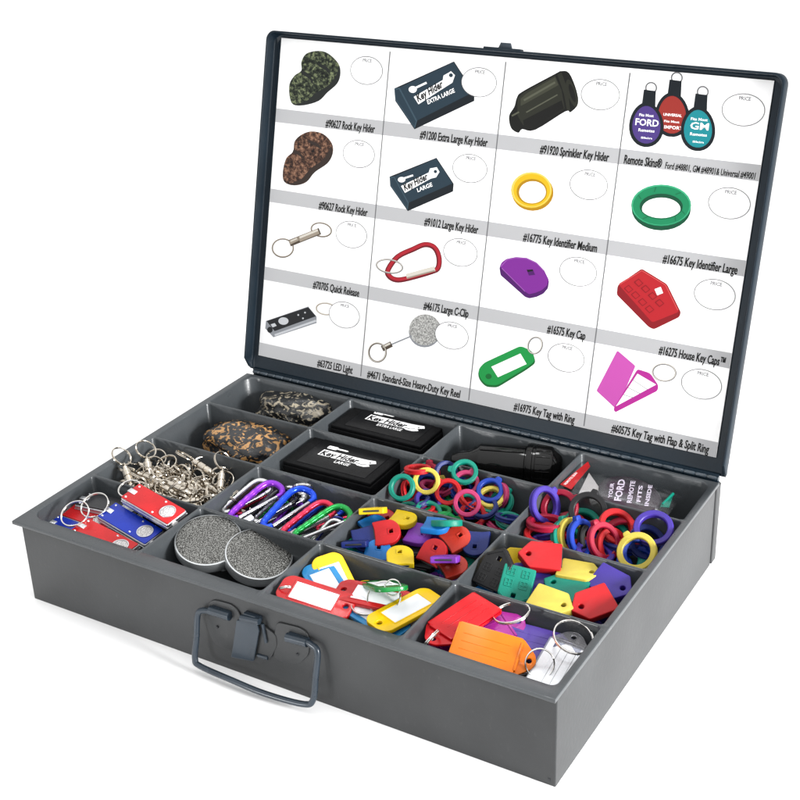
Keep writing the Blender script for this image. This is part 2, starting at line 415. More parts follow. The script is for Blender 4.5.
# the folded lower edge of the lid and the piano hinge
M_hinge = mat('hinge_metal', (.022, .032, .042), rough=.25, spec=.6, vary=.2, nscale=80.)
hg = MB(); rad = []; pts = []
for k in range(430):
    x = .2 + 45.4 * k / 429; pts.append((x, 30.35, H + .22)); rad.append(.17 if (x * 1.1) % 1 > .13 else .13)
hg.add(tube(pts, .17, 10, radii=rad), M_hinge)
hg.add(rbox(.1, W - .1, 30.4, 30.62, H - .3, H + .55, .03), M_lid)
hg.build('hinge', case)
gp = MB(); gp.add(rbox(.2, W - .2, 30.12, 30.34, H - .8, H - .12, 0), M_dark); gp.build('hinge_gap_shade', case)  # dark strip stands in for the shade in the gap before the hinge
# catch on the lid's free edge
ct = MB()
ct.add(rbox(21.3, 24.6, 31.38, 31.56, .35, 1.15, .06), M_lid, LIDM)
ct.add(plate([[(22.45, 31.5), (23.7, 31.5), (23.5, 31.98), (22.65, 31.98)]], .55, .75, .03), M_steel, LIDM)
ct.build('catch_tab', lo)
# handle with its plates, and the latch tongue, on the front wall
def fx(px, py, y): q = front(px, py, y); return Vector((q.x, y, q.z))
FR = Matrix(((1, 0, 0, 0), (0, 0, -1, 0), (0, 1, 0, 0), (0, 0, 0, 1)))   # local (x, z, out) -> world on the front wall
def fpoly(pp, y=0): return [tuple((front(a, c, y).x, front(a, c, y).z)) for a, c in pp]
def q4(pp): return [(160 + a / 4, 570 + c / 4) for a, c in pp]
pl = MB()
pl.add(plate([round_poly(fpoly(q4([(203, 122), (222, 116), (290, 134), (318, 160), (330, 190), (326, 300), (300, 318), (262, 312), (222, 290), (196, 240), (186, 180)])), .35)], -.02, .15, .05), M_case, FR)
pl.add(plate([round_poly(fpoly(q4([(470, 204), (560, 226), (592, 246), (602, 290), (596, 340), (560, 372), (500, 366), (462, 350), (455, 290)])), .35)], -.02, .15, .05), M_case, FR)
pl.add(plate([round_poly(fpoly(q4([(322, 300), (322, 180), (372, 186), (470, 255), (474, 300), (446, 352), (400, 372)])), .3)], -.02, .20, .05), M_case, FR)
pl.build('mounting_plate', case)
for pp in (((222, 588 + 14), 0), ):
    pass
for a, c in (((236, 222)), ((556, 332))):
    s = MB(); p = front(160 + a / 4, 570 + c / 4, 0); s.add(lathe([(0, .16), (.08, .15), (.11, .10), (.11, 0)], 14), M_dark, T(p.x, -.13, p.z) @ RX(90)); s.build('rivet', case)
for (a, c), (e, f) in (((200, 160), (280, 185)), ((508, 268), (590, 290))):
    p, r_ = fx(160 + a / 4, 570 + c / 4, -.4), fx(160 + e / 4, 570 + f / 4, -.4); s = MB()
    s.add(tube([p, r_], .34, 14), M_steel)
    m = (p + r_) / 2; s.add(rbox(min(p.x, r_.x) + .1, max(p.x, r_.x) - .1, -.42, 0, m.z - .28, m.z + .32, .08), M_steel)
    s.build('handle_socket', case)
hz = 4.75
A = fx(160 + 215 / 4, 570 + 168 / 4, -.4); B2 = fx(160 + 575 / 4, 570 + 282 / 4, -.4)
A0 = fx(160 + 168 / 4, 570 + 162 / 4, -.45); A1 = fx(160 + 150 / 4, 570 + 185 / 4, -.55); A2 = fx(160 + 146 / 4, 570 + 270 / 4, -1.0); A3 = fx(160 + 140 / 4, 570 + 355 / 4, -1.35)
A4 = fx(160 + 162 / 4, 570 + 385 / 4, -1.5); MID1 = fx(160 + 290 / 4, 570 + 442 / 4, -1.75); MID = fx(160 + 420 / 4, 570 + 495 / 4, -1.75); A5 = fx(160 + 570 / 4, 570 + 536 / 4, -1.5)
A6 = fx(160 + 612 / 4, 570 + 520 / 4, -1.35); A7 = fx(160 + 622 / 4, 570 + 430 / 4, -1.0); A8 = fx(160 + 630 / 4, 570 + 330 / 4, -.55); A9 = fx(160 + 605 / 4, 570 + 298 / 4, -.45)
s = MB(); s.add(tube(smooth_path([A, A0, A1, A2, A3, A4, MID1, MID, A5, A6, A7, A8, A9, B2], 7), .225, 12), M_steel); s.build('handle', case)
s = MB()
tg = round_poly(fpoly(q4([(322, 186), (400, 196), (412, 230), (390, 352), (300, 335), (306, 300)])), .12)
s.add(plate([tg], .32, .50, .05), M_steel, FR)
p0, p1 = fx(160 + 325 / 4, 570 + 190 / 4, -.5), fx(160 + 398 / 4, 570 + 206 / 4, -.5)
s.add(tube([p0, p1], .24, 12), M_steel)
s.add(rbox(p0.x + .15, p1.x - .1, -.45, 0, p1.z - .25, p1.z + .2, .05), M_steel)
h0, h1 = fx(160 + 392 / 4, 570 + 340 / 4, -.2), fx(160 + 432 / 4, 570 + 352 / 4, -.2)
s.add(tube([h0, h1], .16, 10), M_steel)
s.add(tube([fx(160 + 410 / 4, 570 + 215 / 4, -.3), fx(160 + 425 / 4, 570 + 290 / 4, -.3)], .12, 8), M_steel)
s.build('latch_tongue', case)
# small punched cap in the front wall and corner seam
s = MB(); s.add(rbox(W - .55, W - .35, -.03, .02, .28, .55, .02), M_dark); s.build('corner_slot', case)
# ------------------------------------------------------------------ the printed card in the lid
card = empty('product_card', 'white printed product card set inside the raised dark blue lid', 'card', M=LIDM)
c = MB(); c.add(rbox(.56, 45.12, 1.78, 30.86, .06, .16, .02), M_card); c.build('card_sheet', card)
CN = .17
for r in range(4):
    v0 = [23.45, 16.22, 8.99, 1.80][r]
    s = MB(); s.add(flat([[(.57, v0), (45.1, v0), (45.1, v0 + 1.22), (.57, v0 + 1.22)]], CN), M_strip); s.build('caption_strip', card)
cu_ = [11.97, 23.02, 33.82]
for u in cu_:
    s = MB(); s.add(flat([[(u - .05, 1.95), (u + .05, 1.95), (u + .05, 30.5), (u - .05, 30.5)]], CN + .003), M_grey); s.build('column_line', card)
CR = [(240, 20, 2.963), (480, 30, 2.5), (240, 200, 2.963), (450, 220, 2.581)]
def K(k, x, y): return card_uv(CR[k][0] + x / CR[k][2], CR[k][1] + y / CR[k][2])
caps = [(0, 0, '#90627 Rock Key Hider', 0, 258, 403), (0, 1, '#91200 Extra Large Key Hider', 0, 537, 737), (0, 2, '#91920 Sprinkler Key Hider', 1, 153, 325), (0, 3, None, 1, 363, 690),
    (1, 0, '#90627 Rock Key Hider', 0, 238, 382), (1, 1, '#91012 Large Key Hider', 0, 550, 710), (1, 2, '#16775 Key Identifier Medium', 1, 112, 296), (1, 3, '#16675 Key Identifier Large', 3, 553, 745),
    (2, 0, '#70705 Quick Release', 2, 220, 357), (2, 1, '#46175 Large C-Clip', 2, 548, 681), (2, 2, '#16575 Key Cap', 3, 255, 353), (2, 3, '#16275 House Key Caps™', 3, 543, 715),
    (3, 0, '#63725 LED Light', 2, 232, 337), (3, 1, '#4671 Standard-Size Heavy-Duty Key Reel', 2, 380, 656), (3, 2, '#16975 Key Tag with Ring', 3, 168, 325), (3, 3, '#60575 Key Tag with Flap & Split Ring', 3, 420, 672)]
yy = {0: [(290, 325), (330, 365), (290, 320), (315, 365)], 1: [(530, 565), (585, 615), (500, 540), (85, 125)], 2: [(240, 272), (300, 330), (265, 292), (320, 355)], 3: [(480, 505), (510, 575), (470, 512), (525, 585)]}
for r, q, tx, k, x0, x1 in caps:
    ya, yb = yy[r][q]; u0 = K(k, x0, ya)[0]; u1 = K(k, x1, yb)[0]; vb = [23.50, 16.24, 9.02, 1.92][r]
    s = MB()
    if tx:
        for q_ in (0, .026): s.add(text(tx, w=u1 - u0 - .026, h=.68, bold=.018, shear=.10), M_ink, T(u0 + q_, vb + .06, CN + .004 + q_ * .03))
    else:
        for q_ in (0, .026): s.add(text('Remote Skins®', w=(u1 - u0) * .30 - .026, h=.68, bold=.018, shear=.10), M_ink, T(u0 + q_, vb + .06, CN + .004 + q_ * .03))
        for q_ in (0, .018): s.add(text('Ford #48801, GM #48901& Universal #49001', w=(u1 - u0) * .675, h=.50, bold=.012, shear=.10), M_ink, T(u0 + (u1 - u0) * .325 + q_, vb + .06, CN + .004 + q_ * .03))
    s.build('caption_text', card)
prices = [(0, 378, 150, 49, 41), (0, 711, 185, 53, 43), (1, 303, 162, 49, 38), (1, 660, 200, 53, 40), (0, 355, 397, 49, 40), (0, 684, 440, 52, 42), (1, 274, 387, 48, 37), (1, 625, 433, 53, 39),
    (2, 333, 102, 48, 40), (2, 656, 155, 51, 42), (3, 333, 133, 49, 37), (3, 685, 192, 54, 39), (2, 312, 340, 46, 40), (2, 630, 401, 50, 42), (3, 302, 355, 48, 37), (3, 651, 423, 53, 39)]
for k, x, y, rx, ry in prices:
    u, v = K(k, x, y); s = MB(); RXo, RYo = 1.62, 1.17
    s.add(flat([ell(u, v, RXo, RYo, 40)], CN + .022), M_card)
    s.add(flat([ell(u, v, RXo + .03, RYo + .03, 40), ell(u, v, RXo - .03, RYo - .03, 40)], CN + .024), M_grey)
    s.add(text('PRICE', w=.92, h=.27, bold=.03), M_grey, T(u - .46, v + RYo - .46, CN + .024))
    s.build('price_oval', card)
# printed pictures -------------------------------------------------
def ink(name, rgb, **kw): return mat('ink_' + name, tuple(v * .58 for v in lin(rgb)), rough=.6, spec=.2, **kw)
def speck(name, c1, c2, c3, scale):
    m = bpy.data.materials.new(name); m.use_nodes = True; nt = m.node_tree; b = nt.nodes['Principled BSDF']; b.inputs['Roughness'].default_value = .6; b.inputs['Specular IOR Level'].default_value = .15
    tc = nt.nodes.new('ShaderNodeTexCoord'); n = nt.nodes.new('ShaderNodeTexNoise'); n.inputs['Scale'].default_value = scale; n.inputs['Detail'].default_value = 4; n.inputs['Roughness'].default_value = .65
    r = nt.nodes.new('ShaderNodeValToRGB'); e = r.color_ramp.elements; e[0].position = .36; e[0].color = (*lin(c1), 1); e[1].position = .66; e[1].color = (*lin(c3), 1); x = e.new(.5); x.color = (*lin(c2), 1)
    nt.links.new(tc.outputs['Object'], n.inputs['Vector']); nt.links.new(n.outputs['Fac'], r.inputs['Fac']); nt.links.new(r.outputs['Color'], b.inputs['Base Color']); return m
I_rock1 = speck('ink_green_rock', (12, 15, 15), (40, 46, 36), (112, 120, 88), 330.)
I_rock2 = speck('ink_brown_rock', (20, 16, 16), (70, 48, 38), (134, 100, 80), 330.)
I_box = ink('box_teal', (38, 60, 74)); I_boxd = ink('box_dark', (16, 26, 34)); I_boxl = ink('box_edge', (60, 84, 98))
I_wh = mat('ink_white', (.84, .84, .84), rough=.5)
def pic(name_label, layers):
    """layers: list of (ink, [loops in card cm])"""
    s = MB()
    for i, (m, lp) in enumerate(layers): s.add(flat(lp, CN + .004 + .0015 * i), m) if not isinstance(lp, tuple) else s.add((lp[0], lp[1]), m, T(0, 0, CN + .004 + .0015 * i))
    return s.build('printed_picture', card, label=name_label)
def KP(k, pts): return [K(k, x, y) for x, y in pts]
def KE(k, x, y, rx, ry, n=28, rot=0.):
    return [K(k, x + rx * cos(a) * cos(rot) - ry * sin(a) * sin(rot), y + rx * cos(a) * sin(rot) + ry * sin(a) * cos(rot)) for a in (2 * pi * i / n for i in range(n))]
def KR(k, x, y, rx, ry, w, rot=0.): return [KE(k, x, y, rx, ry, 28, rot), KE(k, x, y, rx - w, ry - w, 28, rot)]
def stroke(k, pts, w):
    vs = []; P_ = [Vector(p) for p in pts]; L_, R_ = [], []
    for i, p in enumerate(P_):
        t = (P_[min(i + 1, len(P_) - 1)] - P_[max(i - 1, 0)]).normalized(); nn = Vector((-t.y, t.x)); L_.append(p + nn * w / 2); R_.append(p - nn * w / 2)
    return KP(k, [tuple(q) for q in L_ + R_[::-1]])
def rp(pts, r=8): return round_poly(pts, r, 3)
def sp2(pts, closed=True): return [(q.x, q.y) for q in smooth_path([(x, y, 0) for x, y in pts], 4, closed)]
def ktext(k, s, x0, y0, x1, y1, h, bold=.02, shear=0.):
    a, c = Vector(K(k, x0, y0)), Vector(K(k, x1, y1)); d = c - a; vs, fs = text(s, w=d.length, h=h, bold=bold, shear=shear)
    ang = math.atan2(d.y, d.x); ca, sa = cos(ang), sin(ang)
    return ([Vector((a.x + v.x * ca - v.y * sa, a.y + v.x * sa + v.y * ca, 0)) for v in vs], fs)
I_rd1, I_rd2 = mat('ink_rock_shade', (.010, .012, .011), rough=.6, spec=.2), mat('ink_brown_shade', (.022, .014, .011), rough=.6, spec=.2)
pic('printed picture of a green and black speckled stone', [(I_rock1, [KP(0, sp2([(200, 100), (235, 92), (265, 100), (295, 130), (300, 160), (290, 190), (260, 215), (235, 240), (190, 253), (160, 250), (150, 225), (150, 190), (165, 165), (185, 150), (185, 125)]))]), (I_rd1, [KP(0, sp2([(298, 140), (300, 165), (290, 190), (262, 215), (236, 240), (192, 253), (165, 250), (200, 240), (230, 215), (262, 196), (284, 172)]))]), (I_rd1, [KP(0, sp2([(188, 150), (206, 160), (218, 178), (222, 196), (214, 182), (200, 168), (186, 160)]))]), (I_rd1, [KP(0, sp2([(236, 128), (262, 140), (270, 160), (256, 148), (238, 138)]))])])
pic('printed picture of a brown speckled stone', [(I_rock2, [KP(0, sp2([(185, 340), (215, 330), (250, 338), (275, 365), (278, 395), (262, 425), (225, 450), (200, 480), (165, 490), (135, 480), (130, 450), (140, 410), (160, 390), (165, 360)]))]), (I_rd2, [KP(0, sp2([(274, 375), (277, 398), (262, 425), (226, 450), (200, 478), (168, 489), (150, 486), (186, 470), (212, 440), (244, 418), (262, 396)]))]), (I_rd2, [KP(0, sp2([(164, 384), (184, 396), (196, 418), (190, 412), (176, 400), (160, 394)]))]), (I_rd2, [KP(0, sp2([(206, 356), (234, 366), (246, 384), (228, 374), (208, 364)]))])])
pic('printed picture of a large teal black box seen from above', [(I_boxd, [KP(0, [(460, 203), (637, 123), (697, 215), (697, 240), (520, 324), (463, 240)])]), (I_box, [KP(0, [(476, 200), (636, 125), (694, 214), (528, 298)])]), (I_boxl, [KP(0, [(460, 203), (476, 200), (528, 298), (521, 322), (464, 238)])]), (I_box, [KP(0, [(463, 208), (474, 205), (524, 300), (519, 316), (466, 236)])]),
    (I_wh, [KP(0, [(518, 228), (604, 178), (606, 165), (622, 156), (628, 152), (640, 164), (632, 186), (616, 196), (532, 250)])]), (M_ink, ktext(0, 'Key Hider', 530, 243, 607, 197, .62, .04, .2)), (I_box, [KE(0, 628, 164, 6, 6)]),
    (I_wh, [KE(0, 515, 206, 12, 10)]), (I_wh, [stroke(0, [(520, 203), (556, 186)], 6)]), (I_wh, ktext(0, 'EXTRA LARGE', 560, 250, 640, 214, .36, .02))])
pic('printed picture of a smaller teal black box seen from above', [(I_boxd, [KP(0, [(446, 464), (585, 408), (636, 485), (634, 508), (500, 566), (448, 492)])]), (I_box, [KP(0, [(460, 463), (584, 410), (633, 484), (503, 541)])]), (I_boxl, [KP(0, [(447, 465), (460, 463), (503, 541), (500, 563), (449, 491)])]), (I_box, [KP(0, [(450, 468), (459, 467), (500, 542), (498, 557), (451, 489)])]),
    (I_wh, [KP(0, [(480, 492), (562, 452), (566, 440), (586, 436), (594, 450), (584, 466), (568, 470), (492, 512)])]), (M_ink, ktext(0, 'Key Hider', 491, 506, 562, 470, .58, .04, .2)), (I_box, [KE(0, 582, 449, 5, 5)]),
    (I_wh, [KE(0, 482, 473, 11, 8)]), (I_wh, [stroke(0, [(486, 470), (516, 460)], 5)]), (I_wh, ktext(0, 'LARGE', 530, 510, 574, 492, .34, .02))])
I_ol, I_oll, I_old = ink('olive', (42, 44, 34)), ink('olive_light', (96, 98, 82)), ink('olive_dark', (16, 17, 14))
pic('printed picture of a black sprinkler head', [(I_old, [KP(1, sp2([(75, 215), (88, 192), (95, 168), (110, 153), (190, 110), (205, 103), (225, 108), (243, 150), (247, 185), (228, 206), (215, 204), (140, 250), (108, 248), (98, 257), (80, 245)]))]),
    (I_ol, [KP(1, [(96, 172), (112, 156), (190, 114), (206, 150), (214, 196), (140, 242), (110, 238), (96, 214)])]), (ink('olive_mid', (66, 68, 54)), [KP(1, [(104, 172), (120, 158), (190, 118), (198, 138), (116, 184), (104, 190)])]), (I_oll, [stroke(1, [(112, 176), (190, 131)], 5)]), (I_old, [KP(1, [(110, 226), (206, 176), (212, 196), (140, 242), (112, 238)])]), (I_oll, [stroke(1, [(118, 206), (196, 162)], 3)]), (I_ol, [KP(1, [(196, 112), (206, 106), (222, 150), (228, 200), (220, 202), (212, 160)])]), (I_ol, [KE(1, 232, 158, 11, 36, 24, -.3)]), (I_old, [KE(1, 233, 158, 6, 24, 24, -.3)]), (I_oll, [stroke(1, [(82, 215), (100, 205)], 4)])])
def skin(cx, cy, col, words, rot=0.):
    egg = [(cx + 43 * cos(a) * (1 + .10 * sin(a)), cy + 56 * sin(a)) for a in (2 * pi * i / 30 for i in range(30))]
    egi = [(cx + 35 * cos(a) * (1 + .10 * sin(a)), cy + 47 * sin(a)) for a in (2 * pi * i / 30 for i in range(30))]
    L_ = [(M_grey, KR(1, cx + 12, cy - 92, 15, 15, 3.5)), (I_boxd, [KP(1, [(cx - 6, cy - 88), (cx + 24, cy - 84), (cx + 22, cy - 40), (cx - 12, cy - 44)])]), (I_boxd, [KP(1, egg)]), (col, [KP(1, egi)])]
    for s, dy, x0, x1, h in words: L_.append((I_wh, ktext(1, s, cx + x0, cy + dy, cx + x1, cy + dy + (x1 - x0) * .085, h, .02)))
    return L_
I_pur, I_rd, I_tl = ink('purple', (84, 62, 140)), ink('brick', (170, 52, 44)), ink('teal', (24, 150, 160))
pic('printed picture of three egg shaped remote skins in purple, red and teal', skin(482, 212, I_rd, [('UNIVERSAL', 2, -22, 24, .2), ('Fits Most', 18, -20, 18, .16), ('IMPORT', 34, -20, 26, .24), ('Remote Skin', 56, -22, 20, .12)]) + skin(418, 237, I_pur, [('Fits Most', -22, -18, 18, .2), ('FORD', 0, -28, 30, .5), ('Remotes', 16, -20, 20, .22), ('Skin', 34, -14, 14, .14)]) + skin(547, 247, I_tl, [('Fits Most', -22, -18, 24, .2), ('GM', 0, -20, 26, .52), ('Remotes', 16, -20, 22, .22), ('Skin', 34, -14, 14, .14)]))
pic('printed picture of a yellow key ring band', [(ink('amber', (196, 146, 10)), KR(1, 134, 406, 52, 46, 18)), (ink('yellow', (246, 200, 24)), [KE(1, 131, 400, 51, 45), KE(1, 132, 403, 36, 30)]), (ink('pale', (255, 226, 110)), [KE(1, 131, 399, 50, 44), KE(1, 131.5, 400, 46, 41)]), (ink('amber', (196, 146, 10)), [KE(1, 132, 404, 38, 32), KE(1, 132, 405, 35, 29)])])
pic('printed picture of a green key ring band', [(ink('green_dark', (8, 84, 56)), [KE(1, 455, 447, 74, 54), KE(1, 455, 447, 48, 28)]), (ink('green', (22, 146, 96)), [KE(1, 455, 438, 75, 52), KE(1, 455, 440, 52, 30)]), (ink('green_light', (70, 190, 140)), [KE(1, 455, 437, 74, 51), KE(1, 455, 438.5, 71, 48.5)]), (ink('green_dark', (8, 84, 56)), [KE(1, 455, 441, 54, 32), KE(1, 455, 442.5, 51, 29)])] + [(ink('green_mid', (14, 120, 78)), [stroke(1, [(455 + 56 * cos(t), 438 + 35 * sin(t)), (455 + 68 * cos(t + .12), 438 + 46 * sin(t + .12))], 2.5)]) for t in (.4, .9, 2.2, 3.6, 4.4, 5.4)])
I_ni, I_nid, I_nil = ink('nickel', (168, 156, 140)), ink('nickel_dark', (84, 72, 60)), ink('nickel_light', (232, 226, 214))
pic('printed picture of a nickel quick release coupling with two rings', [(I_nid, KR(2, 130, 142, 33, 29, 4)), (I_ni, KR(2, 130, 141, 32, 28, 2.5)), (I_nid, KR(2, 244, 88, 32, 22, 4, .2)), (I_ni, KR(2, 244, 87, 31, 21, 2.5, .2)), (I_nid, [stroke(2, [(150, 128), (240, 92)], 20)]), (I_ni, [stroke(2, [(178, 116), (236, 92)], 17)]), (I_nil, [stroke(2, [(180, 111), (234, 89)], 6)]), (I_ni, [stroke(2, [(150, 126), (176, 114)], 12)]), (I_nil, [stroke(2, [(153, 122), (172, 114)], 4)])])
D_ = sp2([(442, 205), (470, 168), (515, 146), (550, 132), (578, 140), (592, 168), (590, 200), (570, 212), (500, 232), (465, 236), (444, 224)])
def kband(k, pts, w):
    P_ = [Vector(p) for p in pts]; n_ = len(P_); O, I = [], []
    for i in range(n_):
        t = (P_[(i + 1) % n_] - P_[i - 1]).normalized(); nn = Vector((-t.y, t.x)); O.append(tuple(P_[i] + nn * w / 2)); I.append(tuple(P_[i] - nn * w / 2))
    return [KP(k, O), KP(k, I)]
pic('printed picture of a red carabiner clip with a ring', [(ink('red_dark', (118, 14, 30)), kband(2, D_, 16)), (ink('red', (190, 30, 48)), kband(2, [(x + 1, y - 2) for x, y in D_], 9)), (I_nil, [stroke(2, [(496, 226), (580, 203)], 15)]), (I_ni, [stroke(2, [(498, 231), (580, 209)], 4)]), (M_grey, KR(2, 446, 196, 41, 22, 5, .15)), (I_nil, KR(2, 446, 195, 39, 20, 2, .15))])
pic('printed picture of a purple key cap', [(ink('purple_dark', (84, 20, 110)), [KP(3, rp([(130, 124), (134, 112), (148, 101), (172, 96), (200, 98), (226, 110), (246, 130), (258, 158), (255, 176), (243, 190), (226, 198), (207, 202), (196, 198), (133, 142)], 3))]), (ink('violet', (136, 42, 160)), [KP(3, rp([(131, 119), (136, 109), (148, 100), (172, 95), (200, 97), (226, 109), (245, 129), (257, 153), (253, 168), (240, 180), (224, 187), (206, 191), (196, 184)], 3)), KP(3, [(200, 128), (216, 127), (222, 141), (206, 143)])]), (M_ink, [KP(3, [(200, 128), (216, 127), (217, 131), (203, 134)])]), (ink('violet_light', (170, 92, 190)), [stroke(3, [(133, 120), (150, 102), (172, 97), (200, 99), (226, 111), (244, 130)], 2.2)]), (ink('violet_light', (170, 92, 190)), [stroke(3, [(136, 124), (196, 184)], 2)])])
I_hr, I_hd = ink('house_red', (198, 32, 42)), ink('house_red_dark', (150, 18, 30))
pic('printed picture of a red house shaped key cap', [(I_hd, [KP(3, rp([(435, 168), (497, 125), (562, 165), (598, 238), (594, 250), (528, 282), (515, 276), (432, 192)], 6))]), (I_hr, [KP(3, rp([(436, 165), (497, 128), (560, 166), (594, 236), (524, 264)], 6))])] +
    [(I_hd, [stroke(3, [(a, c_), (a + 11, c_ - 8), (a + 22, c_ + 3), (a + 11, c_ + 11), (a, c_)], 2.6)]) for a, c_ in ((452, 176), (470, 192), (488, 210), (506, 228), (478, 160), (496, 176), (514, 194), (532, 212))] + [(ink('house_light', (236, 96, 96)), [stroke(3, [(a, c_ - 3), (a + 18, c_ - 16), (a + 34, c_ - 1)], 1.6)]) for a, c_ in ()] + [(ink('house_light', (236, 96, 96)), [stroke(3, [(440, 166), (497, 130), (558, 167), (590, 232)], 2)])] + [(I_wh, [KP(3, [(530, 178), (546, 172), (552, 188), (537, 194)])])])
I_b, I_al, I_all = ink('led_black', (30, 32, 36)), ink('alu', (150, 154, 160)), ink('alu_light', (214, 217, 222))
pic('printed picture of a black and silver key light', [(I_al, [KP(2, [(80, 358), (205, 315), (230, 345), (230, 364), (102, 406), (78, 380)])]), (I_all, [stroke(2, [(106, 400), (229, 357)], 6)]), (I_b, [KP(2, [(82, 358), (205, 317), (228, 344), (106, 388)])]), (I_all, [KE(2, 132, 358, 15, 11)]), (I_all, [KP(2, [(94, 368), (106, 364), (112, 372), (100, 377)])]), (I_b, [KE(2, 92, 384, 8, 9)]), (I_ni, KR(2, 257, 322, 30, 19, 4, .1)), (I_nil, KR(2, 256, 321, 29, 18, 1.8, .1))] + [(I_all, [KE(2, a, c_, 2.5, 2.5)]) for a, c_ in ((176, 340), (196, 333), (190, 350))])
I_st = speck('ink_stipple', (96, 96, 94), (140, 140, 138), (184, 184, 180), 700.)
pic('printed picture of a round silver key reel', [(I_al, [KE(2, 550, 390, 47, 46)]), (I_st, [KE(2, 551, 384, 47, 46)]), (I_al, [stroke(2, [(436, 434), (512, 402)], 4)]), (I_nid, [stroke(2, [(424, 440), (452, 426)], 17)]), (I_nil, [stroke(2, [(426, 435), (448, 424)], 6)]), (I_nid, KR(2, 410, 451, 28, 30, 5)), (I_nil, KR(2, 409, 450, 27, 29, 2))])
I_g, I_gd = ink('tag_green', (20, 160, 74)), ink('tag_green_dark', (8, 110, 48))
pic('printed picture of a green key tag with a ring', [(I_gd, [KP(3, rp([(74, 392), (90, 370), (185, 327), (216, 340), (224, 368), (200, 386), (124, 432), (95, 430), (78, 412)], 9))]), (I_g, [KP(3, rp([(75, 386), (90, 368), (185, 324), (215, 338), (222, 363), (200, 380), (124, 426), (95, 424), (79, 406)], 9)), KE(3, 102, 403, 8, 7)]), (I_wh, [KP(3, [(109, 378), (184, 344), (200, 371), (126, 405)])]), (M_grey, KR(3, 222, 323, 20, 24, 4.5, .4)), (I_nil, KR(3, 221, 322, 19, 23, 2, .4))])
I_m, I_md = ink('magenta', (196, 44, 160)), ink('magenta_light', (216, 90, 190))
pic('printed picture of a magenta key tag with open flap and ring', [(I_md, [KP(3, rp([(434, 336), (446, 346), (481, 376), (432, 488), (380, 440)], 4))]), (I_m, [KP(3, rp([(486, 384), (518, 394), (540, 426), (538, 440), (428, 496), (424, 486)], 6))]), (I_wh, [KP(3, [(486, 396), (534, 424), (430, 480)])])] + [(M_grey, [stroke(3, [(a, c_), (e, f)], 1.5)]) for a, c_, e, f in ((474, 412, 512, 437), (462, 432, 494, 448), (450, 450, 476, 458))] + [(M_grey, KR(3, 555, 393, 32, 24, 4.5, .1)), (I_nil, KR(3, 554, 392, 31, 23, 2, .1))])
# ------------------------------------------------------------------ speckled stones
def stone_mat(name, c1, c2, c3):
    m = bpy.data.materials.new(name); m.use_nodes = True; nt = m.node_tree; b = nt.nodes['Principled BSDF']; b.inputs['Roughness'].default_value = .30
    tc = nt.nodes.new('ShaderNodeTexCoord'); mp = nt.nodes.new('ShaderNodeMapping'); mp.inputs['Scale'].default_value = (1, 1.1, 1.6); mp.inputs['Rotation'].default_value = (0, 0, .5)
    n = nt.nodes.new('ShaderNodeTexNoise'); n.inputs['Scale'].default_value = 150; n.inputs['Detail'].default_value = 3.0; n.inputs['Distortion'].default_value = 1.2
    r = nt.nodes.new('ShaderNodeValToRGB'); r.color_ramp.interpolation = 'LINEAR'; e = r.color_ramp.elements
    e[0].position = .50; e[0].color = (*c1, 1); e[1].position = .59; e[1].color = (*c3, 1); x = e.new(.525); x.color = (*c1, 1); x = e.new(.545); x.color = (*c2, 1)
    nt.links.new(tc.outputs['Object'], mp.inputs['Vector']); nt.links.new(mp.outputs['Vector'], n.inputs['Vector']); nt.links.new(n.outputs['Fac'], r.inputs['Fac']); nt.links.new(r.outputs['Color'], b.inputs['Base Color'])
    bp = nt.nodes.new('ShaderNodeBump'); bp.inputs['Strength'].default_value = .5; bp.inputs['Distance'].default_value = .0015; nt.links.new(n.outputs['Fac'], bp.inputs['Height']); nt.links.new(bp.outputs['Normal'], b.inputs['Normal'])
    return m
def stone(seed, m, lx, ly, lz, M, label):
    bm = bmesh.new(); bmesh.ops.create_icosphere(bm, subdivisions=5, radius=1)
    for v in bm.verts:
        p = v.co.copy(); d = 1 + .20 * noise.noise(p * 1.5 + Vector((seed, 0, 0))) + .07 * noise.noise(p * 3.1 + Vector((0, seed, 0)))
        q = Vector((math.copysign(abs(p.x) ** .96, p.x) * lx, math.copysign(abs(p.y) ** .9, p.y) * ly, math.copysign(abs(p.z) ** .9, p.z) * lz)); v.co = q * d
    vf = bm_out(bm); s = MB(); s.add(vf, m); o = s.build('key_hiding_stone', None, label, 'stone', 'imitation stones for hiding keys', sharp=80); setm(o, M); return o
def wp(px, py, z): q = at(px, py, z); return q
p = wp(297, 409, 5.3); stone(3.1, stone_mat('stone_grey', (.008, .009, .010), (.06, .055, .045), (.30, .26, .19)), 4.2, 2.5, 1.6, T(p.x, p.y, 5.2) @ RZ(1), 'grey and cream speckled black stone in the rear left corner compartment')
p = wp(246, 442, 5.2); stone(7.7, stone_mat('stone_amber', (.008, .009, .011), (.10, .055, .022), (.42, .22, .075)), 4.35, 2.75, 1.6, T(p.x, p.y, 5.1) @ RZ(-3), 'amber and black speckled stone in the compartment in front of the grey speckled one')
